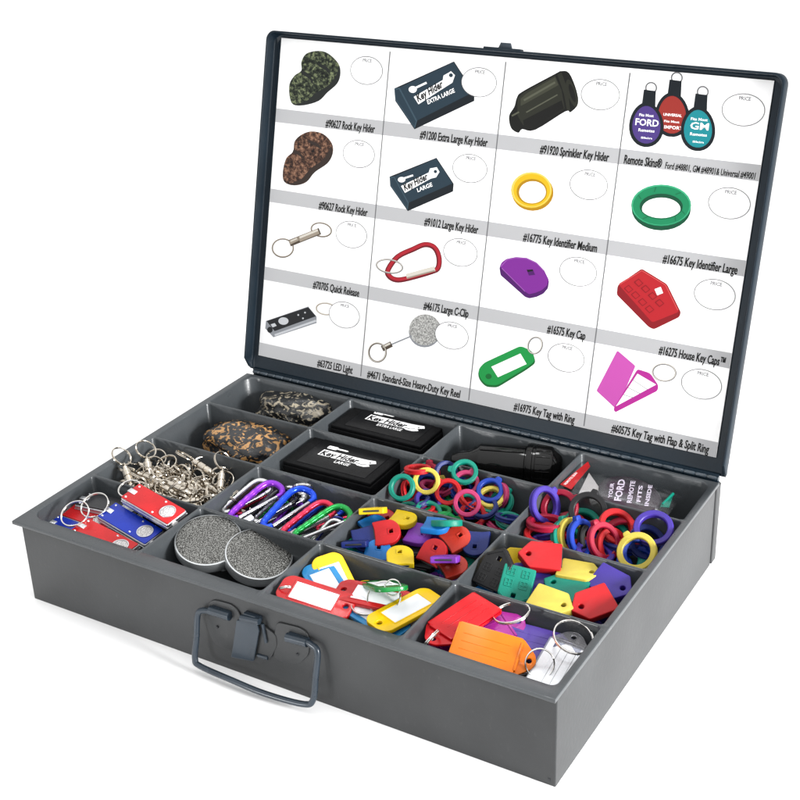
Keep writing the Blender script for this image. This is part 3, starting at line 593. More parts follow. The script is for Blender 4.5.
# ------------------------------------------------------------------ black magnetic boxes
def keybox(x0, y0, lx, ly, rz, z0, h, word, lab, k, wx):
    e = empty('key_hiding_box', lab, 'box', 'black key hiding boxes', T(x0, y0, z0) @ RZ(rz))
    s = MB(); s.add(rbox(0, lx, 0, ly, 0, h - .32, .12, 3), M_blackm); s.build('box_body', e)
    s = MB(); s.add(rbox(.06, lx - .06, .06, ly - .06, h - .34, h, .09, 3), M_blackm); s.add(rbox(lx * .13, lx * .90, ly * .10, ly * .90, h - .05, h + .05, .04, 2), M_black); lidp = s.build('sliding_lid', e)
    z = h + .056; s = MB(); a = lx * .24; bq = ly * .42; w_ = wx
    s.add(flat([[(a, bq), (a + w_ * .86, bq), (a + w_ * .92, bq - .16), (a + w_ * 1.06, bq - .16), (a + w_ * 1.16, bq + .1), (a + w_ * 1.10, bq + .42), (a + w_ * 1.22, bq + .75), (a + w_ * 1.16, bq + 1.14 * k), (a + w_ * 1.02, bq + 1.04 * k), (a + w_ * .9, bq + 1.0 * k), (a + .06, bq + 1.0 * k)]], z), I_wh)
    s.add(text('Key Hider', w=w_ * .84, h=.78 * k, bold=.035, shear=.1), M_ink, T(a + .14, bq + .10, z + .006))
    s.add(flat([ell(a + w_ * 1.10, bq + .66 * k, .09, .09, 12)], z + .006), M_ink)
    s.add(flat([stroke_loop([(a + w_ * .84, bq + .18), (a + w_ * .98, bq + .12), (a + w_ * 1.06, bq + .36)], .08)], z + .006), M_ink)
    kx, ky = a + .1, bq + 1.55 * k
    s.add(flat([rrect(kx, kx + .95 * k, ky - .26, ky + .26, .12), ell(kx + .16, ky, .07, .07, 10)], z), I_wh)
    s.add(flat([[(kx + .9 * k, ky - .10), (kx + 1.9 * k, ky - .10), (kx + 2.05 * k, ky + .02), (kx + 1.9 * k, ky + .12), (kx + .9 * k, ky + .12)]], z), I_wh)
    s.add(text(word, w=(2.5 if len(word) > 6 else 1.45) * k, h=.42 * k, bold=.012), I_wh, T(a + w_ * (.60 if len(word) > 6 else .62) - (1.25 if len(word) > 6 else .72) * k, bq - .62 * k, z))
    s.build('printed_lettering', lidp)
def stroke_loop(pts, w):
    P_ = [Vector(p) for p in pts]; L_, R_ = [], []
    for i, p in enumerate(P_):
        t = (P_[min(i + 1, len(P_) - 1)] - P_[max(i - 1, 0)]).normalized(); nn = Vector((-t.y, t.x)); L_.append(tuple(p + nn * w / 2)); R_.append(tuple(p - nn * w / 2))
    return L_ + R_[::-1]
def boxfit(fl_, fr_, br_, bl_, z):
    a, b_, c_, d_ = [at(*q, z) for q in (fl_, fr_, br_, bl_)]
    x = ((b_ - a) + (c_ - d_)) / 2; y = ((d_ - a) + (c_ - b_)) / 2
    return a, x.length, y.length, math.degrees(math.atan2(x.y, x.x)), (a + b_ + c_ + d_) / 4
for fl_, fr_, br_, bl_, z, h, word, lab, k, wx in (((323.7, 423.7), (423.7, 446), (461, 425), (357, 398.7), 6.6, 2.2, 'EXTRA LARGE', 'larger black plastic box with faint white lettering, in the rear compartment beside the hinge', 1., 4.7),
        ((279, 460), (373.7, 483.7), (407.5, 457.5), (313.7, 433.7), 6.55, 2.2, 'LARGE', 'smaller black plastic box with bright white lettering, in front of the larger black box', 1., 4.4)):
    a, lx, ly, rz, cen = boxfit(fl_, fr_, br_, bl_, z); print('BOX', word, a, lx, ly, rz)
    lx, ly = (9.3, 5.5) if len(word) > 6 else (8.75, 5.5); R_ = RZ(rz if abs(rz) < 4 else math.copysign(4, rz)); off = R_ @ Vector((lx / 2, ly / 2, 0)); keybox(cen.x - off.x, cen.y - off.y, lx, ly, rz if abs(rz) < 4 else math.copysign(4, rz), z - h, h, word, lab, k, wx)
# ------------------------------------------------------------------ sprinkler head
e = empty('sprinkler_head', 'glossy black plastic sprinkler head lying on its side in a rear compartment', 'sprinkler head')
q0, q1 = at(452, 461, 5.3), at(575, 473, 5.0); d = q1 - q0; Lh = 9.4; print('SPR', q0, q1, d.length)
Mx = Matrix.Translation(q0) @ RZ(math.degrees(math.atan2(d.y, d.x)))
setm(e, Mx)
s = MB(); s.add(lathe([(0, 0), (.62, 0), (.72, .06), (.78, .3), (1.05, 1.35), (1.12, 1.5), (1.62, 2.3), (1.72, 2.5), (1.72, 6.3), (1.66, 6.35), (1.66, 6.45)], 40, 'X'), M_blackg)
for k in range(3): s.add(rbox(2.5, 6.2, -.05, .05, 1.66, 1.80, .03), M_blackg, RX(k * 120 + 20))
s.build('spray_body', e)
s = MB(); s.add(lathe([(1.66, 6.42), (1.95, 6.46), (2.0, 6.55), (2.0, 6.95), (1.93, 7.0), (1.93, 7.2), (2.0, 7.25), (2.0, 8.55), (1.9, 8.7), (1.75, 8.72), (1.4, 9.3), (1.2, 9.42), (0, 9.42)], 40, 'X'), M_blackg)
for k in range(20): s.add(rbox(7.3, 8.5, -.04, .04, 1.97, 2.05, .02), M_blackg, RX(k * 18))
s.build('threaded_cap', e)
# ------------------------------------------------------------------ remote skin in a clear bag
M_clear = bpy.data.materials.new('clear_film'); M_clear.use_nodes = True; nt = M_clear.node_tree; nt.nodes.clear()
o_ = nt.nodes.new('ShaderNodeOutputMaterial'); mx = nt.nodes.new('ShaderNodeMixShader'); tr = nt.nodes.new('ShaderNodeBsdfTransparent'); gl = nt.nodes.new('ShaderNodeBsdfGlossy'); gl.inputs['Roughness'].default_value = .22; gl.inputs['Color'].default_value = (.55, .58, .6, 1)
fr_ = nt.nodes.new('ShaderNodeTexNoise'); fr_.inputs['Scale'].default_value = 90; mr = nt.nodes.new('ShaderNodeMapRange'); mr.inputs['To Min'].default_value = .05; mr.inputs['To Max'].default_value = .13
nt.links.new(fr_.outputs['Fac'], mr.inputs['Value']); nt.links.new(mr.outputs['Result'], mx.inputs['Fac']); nt.links.new(tr.outputs[0], mx.inputs[1]); nt.links.new(gl.outputs[0], mx.inputs[2]); nt.links.new(mx.outputs[0], o_.inputs[0])
M_fob = mat('smoky_plum_vinyl', (.022, .016, .021), spec=.3, rough=.30, vary=.25, nscale=60., coat=.3)
M_fobi = mat('silver_ink', (.52, .47, .56), rough=.4)
BZ = 6.45
fc = at(629, 493, BZ)
e = empty('remote_cover_pack', 'clear plastic bag holding a dark plum remote cover with silver words and a red slip', 'packet', M=T(fc.x, fc.y, BZ))
bz = BZ
def LP(px, py, z=BZ): q = at(px, py, z); return (q.x - fc.x, q.y - fc.y)
s = MB(); N_ = 28
c00, c10, c11, c01 = LP(558, 489), LP(668, 515), LP(694, 485), LP(589, 459)
vs, fs = [], []
for i in range(N_ + 1):
    for j in range(N_ + 1):
        a, c_ = i / N_, j / N_; x = (c00[0] * (1 - a) + c10[0] * a) * (1 - c_) + (c01[0] * (1 - a) + c11[0] * a) * c_; y = (c00[1] * (1 - a) + c10[1] * a) * (1 - c_) + (c01[1] * (1 - a) + c11[1] * a) * c_
        w = sin(pi * a) * sin(pi * c_); z = .62 * w ** .5 + .12 * noise.noise(Vector((x * .9, y * .9, 0))) + .05 * noise.noise(Vector((x * 3, y * 3, 5)))
        vs.append(Vector((x, y, z)))
for i in range(N_):
    for j in range(N_): a = i * (N_ + 1) + j; fs.append((a, a + N_ + 1, a + N_ + 2, a + 1))
s.add((vs, fs), M_clear); s.build('clear_bag', e)
s = MB(); egg = [LP(629.5 + 32 * cos(t), 496 + 18 * sin(t) + 5.5 * cos(t)) for t in (2 * pi * i / 40 for i in range(40))]
s.add(plate([egg], -.45, .18, .2), M_fob); fb = s.build('remote_cover', e)
s = MB()
for wd, (xa, ya), (xb, yb), hh in (('YOUR', (610.5, 500), (613, 485), .42), ('FORD', (619.5, 503), (624, 481.5), .74), ('REMOTE', (630, 505), (634, 483), .50), ('FITS', (639, 504), (641.5, 487.5), .42), ('INSIDE', (647, 508), (651, 487), .42)):
    A_, B_ = Vector(LP(xa, ya)), Vector(LP(xb, yb)); dd = B_ - A_; vf = text(wd, w=dd.length, h=hh * .72, bold=.03)
    s.add(vf, M_fobi, T(A_.x + .1, A_.y, .20) @ RZ(math.degrees(math.atan2(dd.y, dd.x))))
s.build('cover_lettering', fb)
s = MB(); s.add(prism([LP(560, 487), LP(571, 492), LP(590, 469), LP(588, 464)], .22, .25), P['red']); s.add(text('REMOTE SKIN', w=2.2, h=.22, bold=.01), I_wh, T(*LP(566, 487.5), .255) @ RZ(math.degrees(math.atan2(*(Vector(LP(586, 467)) - Vector(LP(566, 487.5))).yx)))); s.build('red_slip', e)
s = MB(); s.add(prism([LP(578, 496), LP(590, 500), LP(600, 490), LP(589, 474)], .10, .12), mat('grey_paper', (.30, .29, .29), rough=.6)); s.build('paper_insert', e)
s = MB(); s.add(prism([LP(660, 508), LP(669, 509), LP(673, 497), LP(669, 498)], .10, .16), P['teal']); s.add(tube([(*LP(662, 507), .2), (*LP(673, 497), .3)], .12, 6), P['teal']); s.build('teal_tag', e)
# ------------------------------------------------------------------ round reels
M_stip = bpy.data.materials.new('stippled_chrome'); M_stip.use_nodes = True; nt = M_stip.node_tree; b = nt.nodes['Principled BSDF']
b.inputs['Metallic'].default_value = 1; b.inputs['Roughness'].default_value = .28
b.inputs['Anisotropic'].default_value = .5
tc = nt.nodes.new('ShaderNodeTexCoord'); n1 = nt.nodes.new('ShaderNodeTexNoise'); n1.inputs['Scale'].default_value = 1150; n1.inputs['Detail'].default_value = 1.; r1 = nt.nodes.new('ShaderNodeValToRGB')
r1.color_ramp.elements[0].position = .44; r1.color_ramp.elements[0].color = (.05, .05, .047, 1); r1.color_ramp.elements[1].position = .54; r1.color_ramp.elements[1].color = (.21, .21, .20, 1)
bp = nt.nodes.new('ShaderNodeBump'); bp.inputs['Strength'].default_value = .9; bp.inputs['Distance'].default_value = .0006
nt.links.new(tc.outputs['Object'], n1.inputs['Vector']); nt.links.new(n1.outputs['Fac'], r1.inputs['Fac']); nt.links.new(r1.outputs['Color'], b.inputs['Base Color']); nt.links.new(n1.outputs['Fac'], bp.inputs['Height']); nt.links.new(bp.outputs['Normal'], b.inputs['Normal'])
M_sat = mat('satin_chrome', (.60, .62, .63), rough=.38, metal=.85)
def reel(M, lab, R=2.62):
    e = empty('key_reel', lab, 'key reel', 'round stippled key reels', M)
    s = MB(); s.add(lathe([(0, -1.0), (R - .25, -1.0), (R - .08, -.92), (R, -.75), (R, -.12), (R - .05, -.02), (R - .14, 0.02)], 64), M_sat); s.build('reel_case', e)
    s = MB(); s.add(lathe([(0, .10), (R * .5, .08), (R * .8, .05), (R - .2, .03), (R - .13, 0)], 64), M_stip); s.build('stippled_face', e)
    s = MB(); s.add(rbox(-R - .75, -R + .3, -.32, .32, -.85, -.25, .12), M_sat); s.add(lathe([(.0, -1.4), (.28, -1.35), (.3, -.2), (.2, 0), (0, 0)], 16, 'X'), M_sat, T(-R - .2, 0, -.55)); s.build('cord_outlet', e)
    s = MB(); s.add(plate([rrect(-.55, .55, -2.3, 2.3, .3)], -1.45, -1.3, .04), M_sat); s.build('belt_clip', e)
reel(pose(208.5, 539.5, 6.45, 212, 17, 0), 'round stippled silver key reel lying on top, next to the key lights')
reel(pose(259, 553.5, 5.9, 215, 19, 25), 'round stippled silver key reel tucked partly under the other reel', 2.6)
# ------------------------------------------------------------------ key lights
def plate_mat(name, rgb): return mat(name, tuple(v * .75 for v in lin(rgb)), spec=.3, rough=.26, metal=.15, coat=.1, vary=.06)
PM = dict(red=plate_mat('anodised_red', (204, 22, 28)), blue=plate_mat('anodised_blue', (14, 50, 176)), black=plate_mat('anodised_black', (42, 42, 46)))
M_emb = mat('embossed_emblem', (.62, .61, .60), rough=.45, col2=(.34, .33, .33), nscale=900., ramp=(.45, .55))
def key_light(colr, M, lab, ring=None, lift=None):
    e = empty('key_light', lab, 'key light', 'slim key lights', M); Lx, Wy = 5.6, 2.05
    s = MB(); s.add(rbox(-Lx / 2, Lx / 2, -Wy / 2, Wy / 2, -.75, -.05, .12, 3), M_alu); s.add(rbox(-Lx / 2 - .02, Lx / 2 + .02, -Wy / 2 - .03, Wy / 2 + .03, -.46, -.36, .03), M_alu); s.build('metal_body', e)
    s = MB(); s.add(plate([rrect(-Lx / 2 + .05, Lx / 2 - .05, -Wy / 2 + .06, Wy / 2 - .06, .10)], -.08, .04, .02), PM[colr]); s.build('face_plate', e)
    s = MB(); s.add(lathe([(0, .10), (.52, .10), (.56, .08), (.58, .03)], 32), M_emb, T(1.75, 0, 0)); s.add(lathe([(.58, .04), (.60, .11), (.66, .11), (.68, .03)], 32), M_alu, T(1.75, 0, 0)); s.build('push_button', e)
    for x, y in ((-2.45, .72), (-2.45, -.72), (.75, .72), (.75, -.72)): s = MB(); s.add(lathe([(0, .09), (.07, .085), (.10, .04)], 12), M_alu, T(x, y, 0)); s.build('rivet', e)
    s = MB(); s.add(rbox(-Lx / 2 - .05, -Lx / 2 + .75, -.22, .22, -.06, .10, .04), M_alu); s.build('ring_lug', e)
    s = MB(); s.add(lathe([(0, -.02), (.26, 0), (.27, .15), (.2, .2), (0, .22)], 16, 'X'), M_white, T(Lx / 2, -.35, -.4)); s.build('lamp_bulb', e)
    if ring:
        s = MB(); rx, ry, rz, R_, tlt, azr = ring; s.add(split_ring(R_, .055), M_chrome, T(rx, ry, rz) @ RZ(azr) @ RX(tlt)); s.build('key_ring', e)
    if lift is not None: settle(e, M, (0, 0), 7.9, lift)
key_light('red', pose(153, 503.5, 6.5, -30, 12, -30), 'bright red key light lying highest, beside the compartment divider', (-3.3, .3, -.3, .9, 8, 0), 6)
key_light('blue', pose(130, 523, 6.25, -30.5, 12, -20), 'blue key light lying between the two long red ones', (-3.75, -.35, .15, 1.15, 18, 0))
key_light('red', pose(104, 537.5, 6.0, -27, 8, 0), 'red key light nearest the front edge of its compartment', (-3.5, .4, .5, 1.15, 24, 0))
key_light('red', pose(85, 514, 5.7, -20, 6, -20), 'half hidden red key light lying under the overlapping split rings')
key_light('black', pose(97, 491, 6.2, -12, 2, 20), 'black key light with a silver button at the rear of the key light compartment', None, 0)
key_light('blue', pose(76, 531, 5.5, -20, 6, 0), 'blue key light mostly buried in the front left corner of the case')
key_light('black', pose(132, 511, 4.7, -14, 6, 0), 'dark key light buried under the blue and the bright red one')
# ------------------------------------------------------------------ quick release couplings
def coupling():
    e = empty('quick_release_coupling', 'nickel pull apart coupling in the tangled pile beside the key lights', 'key coupling', 'nickel pull apart couplings in a pile')
    s = MB(); s.add(lathe([(0, -1.25), (.2, -1.25), (.24, -1.2), (.24, -1.0), (.33, -.95), (.33, -.65), (.24, -.6), (.24, -.54), (.36, -.48), (.36, .15), (.30, .18), (.30, .26), (.36, .3), (.36, .85), (.27, .92), (.24, 1.2), (.18, 1.25), (0, 1.15)], 18, 'X'), M_nickel); s.build('barrel', e)
    for sx in (-1, 1):
        s = MB(); s.add(tube([Vector((sx * 1.35 + .2 * cos(a), 0, .2 * sin(a))) for a in (2 * pi * i / 14 for i in range(14))], .07, 7, True), M_nickel); s.build('eyelet', e)
        s = MB(); s.add(split_ring(.88, .055, 30), M_nickel, T(sx * 2.3, 0, 0) @ RX(30 * sx)); s.build('split_ring', e)
    return e
cp = coupling(); setm(cp, pose(204, 468, 6.4, -33, 12, 60)); cp['label'] = 'nickel coupling lying highest at the right of the pile, its barrel slanting down'
named = [((180, 489, 6.1, -27, 10, 0), 'nickel coupling with a long barrel along the front of the pile of couplings'), ((129, 479, 6.4, 108, 32, 10), 'nickel coupling whose big ring stands up against the left wall'),
    ((149, 472, 6.4, 98, 30, -8), 'nickel coupling whose split ring leans upright on the rear divider'), ((221, 484, 6.0, 84, 30, 20), 'nickel coupling with its ring upright at the right end of the pile'),
    ((150, 478, 6.2, -20, 8, 0), 'nickel coupling with a thick barrel at the left of the pile')]
for a, lab in named:
    o = copy_tree(cp); o['label'] = lab; settle(o, pose(*a), (0, 1))
rr = random.Random(5)
for i in range(62):
    o = copy_tree(cp); o['label'] = 'nickel pull apart coupling tangled deep in the shiny pile beside the key lights'
    x = rr.uniform(1.9, 9.9); y = rr.uniform(9.6, 14.2); z = 3.9 + 2.0 * rr.random() ** .8
    settle(o, T(x, y, z) @ RZ(rr.uniform(0, 360)) @ RY(rr.uniform(-25, 25)) @ RX(rr.uniform(0, 180)), (0, 1), 7.2, 0)
# ------------------------------------------------------------------ carabiners
CB = dict(silver=mat('anod_silver', (.62, .62, .63), rough=.22, metal=.9), purple=mat('anod_purple', (.22, .03, .50), rough=.22, metal=.55), black=mat('anod_black', (.012, .012, .014), rough=.22, metal=.4), blue=mat('anod_blue', (.01, .06, .55), rough=.22, metal=.55),
    red=mat('anod_red', (.55, .02, .06), rough=.22, metal=.55), green=mat('anod_green', (.01, .28, .05), rough=.22, metal=.55), navy=mat('anod_navy', (.02, .03, .22), rough=.22, metal=.5))
def carabiner(colr, M, lab, sc=1., ring=True):
    e = empty('carabiner', lab, 'carabiner', 'coloured carabiner clips', M)
    path = smooth_path([(-2.35, -.30, 0), (-2.75, -.05, 0), (-2.75, .40, 0), (-2.3, .70, 0), (-1.0, .98, 0), (.6, 1.28, 0), (1.9, 1.45, 0), (2.65, 1.25, 0), (3.0, .6, 0), (2.95, -.25, 0), (2.5, -.75, 0), (1.95, -.78, 0)], 6)
    path = [p * sc for p in path]; n_ = len(path); rad = [.32 * sc * (1 + (.07 * sin(i * 1.9) if n_ * .22 < i < n_ * .5 else 0)) * (.82 if i > n_ - 8 else 1) for i in range(n_)]
    s = MB(); s.add(tube(path, .27, 10, radii=rad), CB[colr]); s.build('frame', e)
    s = MB(); s.add(tube([(-2.3 * sc, -.34 * sc, 0), (-.2 * sc, -.54 * sc, 0), (1.95 * sc, -.78 * sc, 0)], .20 * sc, 10), mat('gate_steel', (.34, .34, .35), rough=.25, metal=.9)); s.build('gate', e)
    if ring:
        s = MB(); s.add(split_ring(.85, .05, 26), M_chrome, T(2.9 * sc, .9 * sc, 0) @ RZ(40) @ RY(70)); s.build('key_ring', e)
carabiner('silver', pose(246.5, 499.0, 6.1, 32, 14, -20), 'silver carabiner at the left end of the row of carabiners', 0.77, False)
carabiner('purple', pose(256, 503.5, 6.35, 33, 14, -15), 'purple carabiner lying between the silver and the black one', 0.85, False)
carabiner('black', pose(270, 510.5, 5.9, 34, 14, -15), 'black carabiner between the purple and the large blue one', 0.85, False)
carabiner('blue', pose(288, 510.5, 6.4, 38, 14, 0), 'bright blue carabiner with a thin ring, the tallest of the carabiners', 0.88)
carabiner('red', pose(308, 521.5, 6.2, 30, 14, -10), 'red carabiner lying between the blue and the green ones', 0.79, False)
carabiner('green', pose(322, 526.0, 6.3, 26, 14, -10), 'green carabiner at the right end of the row of carabiners', 0.83, False)
carabiner('silver', pose(327, 534.5, 5.7, 38, 14, 10), 'pale silver carabiner low beside the green one, in the front corner', 0.56, False)
carabiner('navy', pose(331, 531.5, 5.3, 42, 14, 20), 'navy blue carabiner low under the green one', 0.54, False)
carabiner('red', pose(337, 526.5, 5.0, 10, 14, 0), 'red carabiner buried at the right wall behind the green one', 0.54, False)
carabiner('purple', pose(288, 519.5, 5.0, 40, 14, 0), 'purple carabiner buried below the large blue one', 0.63, False)
carabiner('red', pose(258, 506.5, 4.9, 20, 14, 0), 'red carabiner buried below the purple one', 0.63, False)
carabiner('green', pose(272, 516.5, 4.7, 30, 14, 0), 'green carabiner buried below the black one', 0.63, False)
carabiner('black', pose(297, 512.5, 5.0, 60, 14, 0), 'black carabiner buried behind the red one', 0.63, False)
carabiner('blue', pose(316, 520.5, 5.2, 30, 10, 0), 'dark blue carabiner wedged low between the red and the green one', .85, False)
carabiner('silver', pose(279, 507.5, 5.6, 34, 12, 0), 'silver carabiner lying between the black and the large blue one', .85, False)
carabiner('silver', pose(310, 530.5, 4.6, 20, 14, 0), 'silver carabiner lying flat on the tray floor under the red one', 0.72, False)
# ------------------------------------------------------------------ ring bands that slip over keys
def band_mesh(R, ri, h, tab, m):
    s = MB(); bvl = .07
    prof = [(ri + bvl, -h / 2), (R - bvl, -h / 2), (R, -h / 2 + bvl), (R, -.09), (R - .06, -.06), (R - .06, .06), (R, .09), (R, h / 2 - bvl), (R - bvl, h / 2), (ri + bvl, h / 2), (ri, h / 2 - bvl), (ri, -h / 2 + bvl)]
    s.add(lathe(prof, 40, closed=True), m)
    if tab: s.add(plate([round_poly([(R - .25, -.34), (R + .28, -.22), (R + .28, .22), (R - .25, .34)], .12)], -h / 2 + .02, h / 2 - .02, .06), m)
    return s
BANDS = {}
def band(kind, colr, M, lab):
    R, ri, h = (1.10, .74, .42) if kind == 'small' else (1.50, 1.04, .50)
    grp = 'small key ring bands' if kind == 'small' else 'large key ring bands'
    tab = sum(map(ord, lab)) % 3 != 1 if 'tab' not in lab else True; key = (kind, colr, tab)
    if key not in BANDS:
        o = band_mesh(R, ri, h, tab, P[colr]).build('key_ring_band', None, lab, 'key ring band', grp); BANDS[key] = o
    else: o = BANDS[key].copy(); COL.objects.link(o)
    o['label'] = lab; settle(o, M); return o
CELL = (2, 2)
small = [
 ('teal', (400, 487, 6.0, 120, 50, -25), 'teal band standing at the left end of the heap of small bands'),
 ('cream', (426.5, 481, 7.2, 200, 58, -10), 'pale yellow band standing upright, topmost of the small bands'),
 ('red', (448, 492, 6.4, 130, 52, -5), 'red band in the middle of the small bands, right of the pale yellow one'),
 ('pink', (467, 503, 6.7, 110, 58, 0), 'pink band lowest at the front of the small bands by the divider'),
 ('pink', (466, 483, 6.2, 60, 38, 5), 'pink band leaning behind the red one in the heap of small bands'),
 ('teal', (464.5, 472, 6.1, 170, 36, 0), 'teal band with its tab to the left, at the rear of the small bands'),
 ('blue', (490, 490.5, 6.5, 50, 32, -8), 'blue band with its tab up, lying on a yellow one'),
 ('cream', (491, 497.5, 6.1, 20, 22, -8), 'yellow band lying directly under the blue one with its tab up'),
 ('red', (416, 469, 6.5, 25, 14, 180), 'red band seen edge on behind the pale yellow one'),
 ('teal', (404, 473, 5.8, 80, 62, 60), 'teal band turned away at the rear left of the small bands'),
 ('crimson', (431, 463, 5.9, 90, 60, -50), 'crimson band against the rear divider at the back of the small bands'),
 ('navy', (446, 474, 5.9, -40, 62, 35), 'navy band slanting behind the pale yellow and the red band'),
 ('violet', (428, 501, 5.9, 160, 30, 30), 'violet band low at the front divider, under the pale yellow one'),
 ('red', (402, 491, 5.5, 70, 66, 70), 'red band seen through the hole of the teal one at the left end'),
 ('cream', (444, 492, 5.5, 100, 60, 50), 'yellow band showing through the hole of the middle red one'),
 ('teal', (466, 506, 5.4, 40, 45, 10), 'teal band showing through the hole of the lowest pink one'),
 ('pink', (504, 491, 5.7, 100, 62, -60), 'pink band wedged at the right divider behind the blue one'),
 ('navy', (485, 508, 5.3, 0, 20, 0), 'navy band low in the front right corner of the small bands'),
 ('blue', (479, 474, 5.5, 20, 45, 40), 'blue band partly hidden right of the rear teal one'),
 ('red', (474, 487, 5.6, 10, 30, 0), 'red band lying between the two pink ones'),
 ('teal', (505, 499, 5.2, 60, 50, -40), 'teal band wedged low against the right divider'),
 ('violet', (415, 462, 5.6, 30, 50, 20), 'violet band at the rear divider, behind the edge on red one'),
 ('blue', (424, 484, 5.2, 60, 35, 0), 'blue band showing through the hole of the pale yellow one')]
for colr, a, lab in small: band('small', colr, pose(*a), lab)
rr = random.Random(21)
for i in range(44):
    colr = rr.choice(['red', 'blue', 'navy', 'pink', 'teal', 'violet', 'green', 'crimson'])
    x = rr.uniform(24.2, 32.6); y = rr.uniform(17.1, 22.2); z = rr.uniform(3.8, 5.9)
    band('small', colr, T(x, y, z) @ RZ(rr.uniform(0, 360)) @ RX(rr.uniform(5, 45)), f'{colr} band buried at the bottom of the heap of small bands')
CELL = (3, 2)
large = [
 ('violet', (544.5, 505, 6.0, 60, 62, 50), 'violet band standing against the left divider among the large bands'),
 ('crimson', (559, 508, 6.0, 30, 48, -22), 'crimson band leaning on the violet one among the large bands'),
 ('black', (588, 511, 6.0, 70, 48, -5), 'thick black band in the middle of the large bands, the only black one'),
 ('crimson', (545, 523, 6.3, -3, 10, 180), 'dark crimson band seen edge on beside the front left divider'),
 ('red', (543.5, 535, 5.9, 0, 4, 10), 'red band lying nearly flat under the edge on crimson one'),
 ('teal', (566, 539, 5.7, 100, 60, 55), 'teal band on edge left of the yellow one between the large bands'),
 ('cream', (571, 537, 5.8, 105, 66, 58), 'pale yellow band on edge between the teal and the blue one'),
 ('blue', (582, 538.5, 6.0, 105, 62, 55), 'blue band on edge right of the pale yellow one on edge'),
 ('black', (593, 540, 5.5, 110, 60, 52), 'black band on edge hidden between the blue and the crimson one'),
 ('crimson', (603.5, 541.5, 6.1, 115, 56, 50), 'crimson band standing steeply, front and centre of the large bands'),
 ('red', (617, 527, 6.2, -28, 38, 35), 'bright red band leaning right of the black one'),
 ('violet', (653.5, 528.5, 6.1, 30, 30, -8), 'violet band lying at the right wall with its hole showing blue'),
 ('cream', (637, 552, 6.3, 120, 44, -22), 'bright yellow band with a tab, at the front corner by the right wall'),
 ('blue', (638, 556, 5.5, 70, 50, 40), 'blue band showing through the hole of the bright yellow one'),
 ('navy', (655, 533, 5.3, 20, 35, 30), 'navy band showing through the hole of the violet one at the right wall'),
 ('teal', (588, 519, 5.3, 10, 30, 0), 'teal band showing through the hole of the thick black one'),
 ('red', (612, 547, 5.4, 110, 56, 50), 'red band on edge behind the steep crimson one'),
 ('crimson', (634, 522, 5.4, 0, 30, 0), 'crimson band low between the bright red one and the right violet one'),
 ('teal', (611, 535, 5.0, 0, 20, 0), 'teal band low between the bright red and the crimson ones')]
for colr, a, lab in large: band('large', colr, pose(*a), lab)
rr = random.Random(8)
for i in range(26):
    colr = rr.choice(['red', 'blue', 'navy', 'crimson', 'teal', 'violet', 'black'])
    x = rr.uniform(36, 43.4); y = rr.uniform(17.6, 21.6); z = rr.uniform(3.8, 5.5)
    band('large', colr, T(x, y, z) @ RZ(rr.uniform(0, 360)) @ RX(rr.uniform(5, 35)), f'{colr} band buried at the bottom of the heap of large bands')
# ------------------------------------------------------------------ key caps
def dloop():
    pts = [(.15 + .95 * cos(t), 1.02 * sin(t)) for t in (radians(-80 + 160 * i / 18) for i in range(19))]
    return round_poly([(-1.0, -.98), (-.2, -1.02)] + pts + [(-.2, 1.02), (-1.0, .98), (-.90, .4), (-.90, -.4)], .10)
CAPS = {}
def cap_mesh(m):
    s = MB(); s.add(plate([dloop(), rrect(.22, .52, -.15, .15, .05, 2)], -.24, .24, .07), m)
    s.add(rbox(-.98, -.86, -.62, .62, -.07, .07, .02), M_dark); s.add(plate([rrect(.10, .64, -.27, .27, .1), rrect(.20, .54, -.17, .17, .05)], .22, .265, .015), m); return s
def cap(colr, M, lab):
    if colr not in CAPS: o = CAPS[colr] = cap_mesh(P[colr]).build('key_cover', None, lab, 'key cap', 'rounded key caps')
    else: o = CAPS[colr].copy(); COL.objects.link(o)
    o['label'] = lab; settle(o, M); return o
CELL = (2, 1)
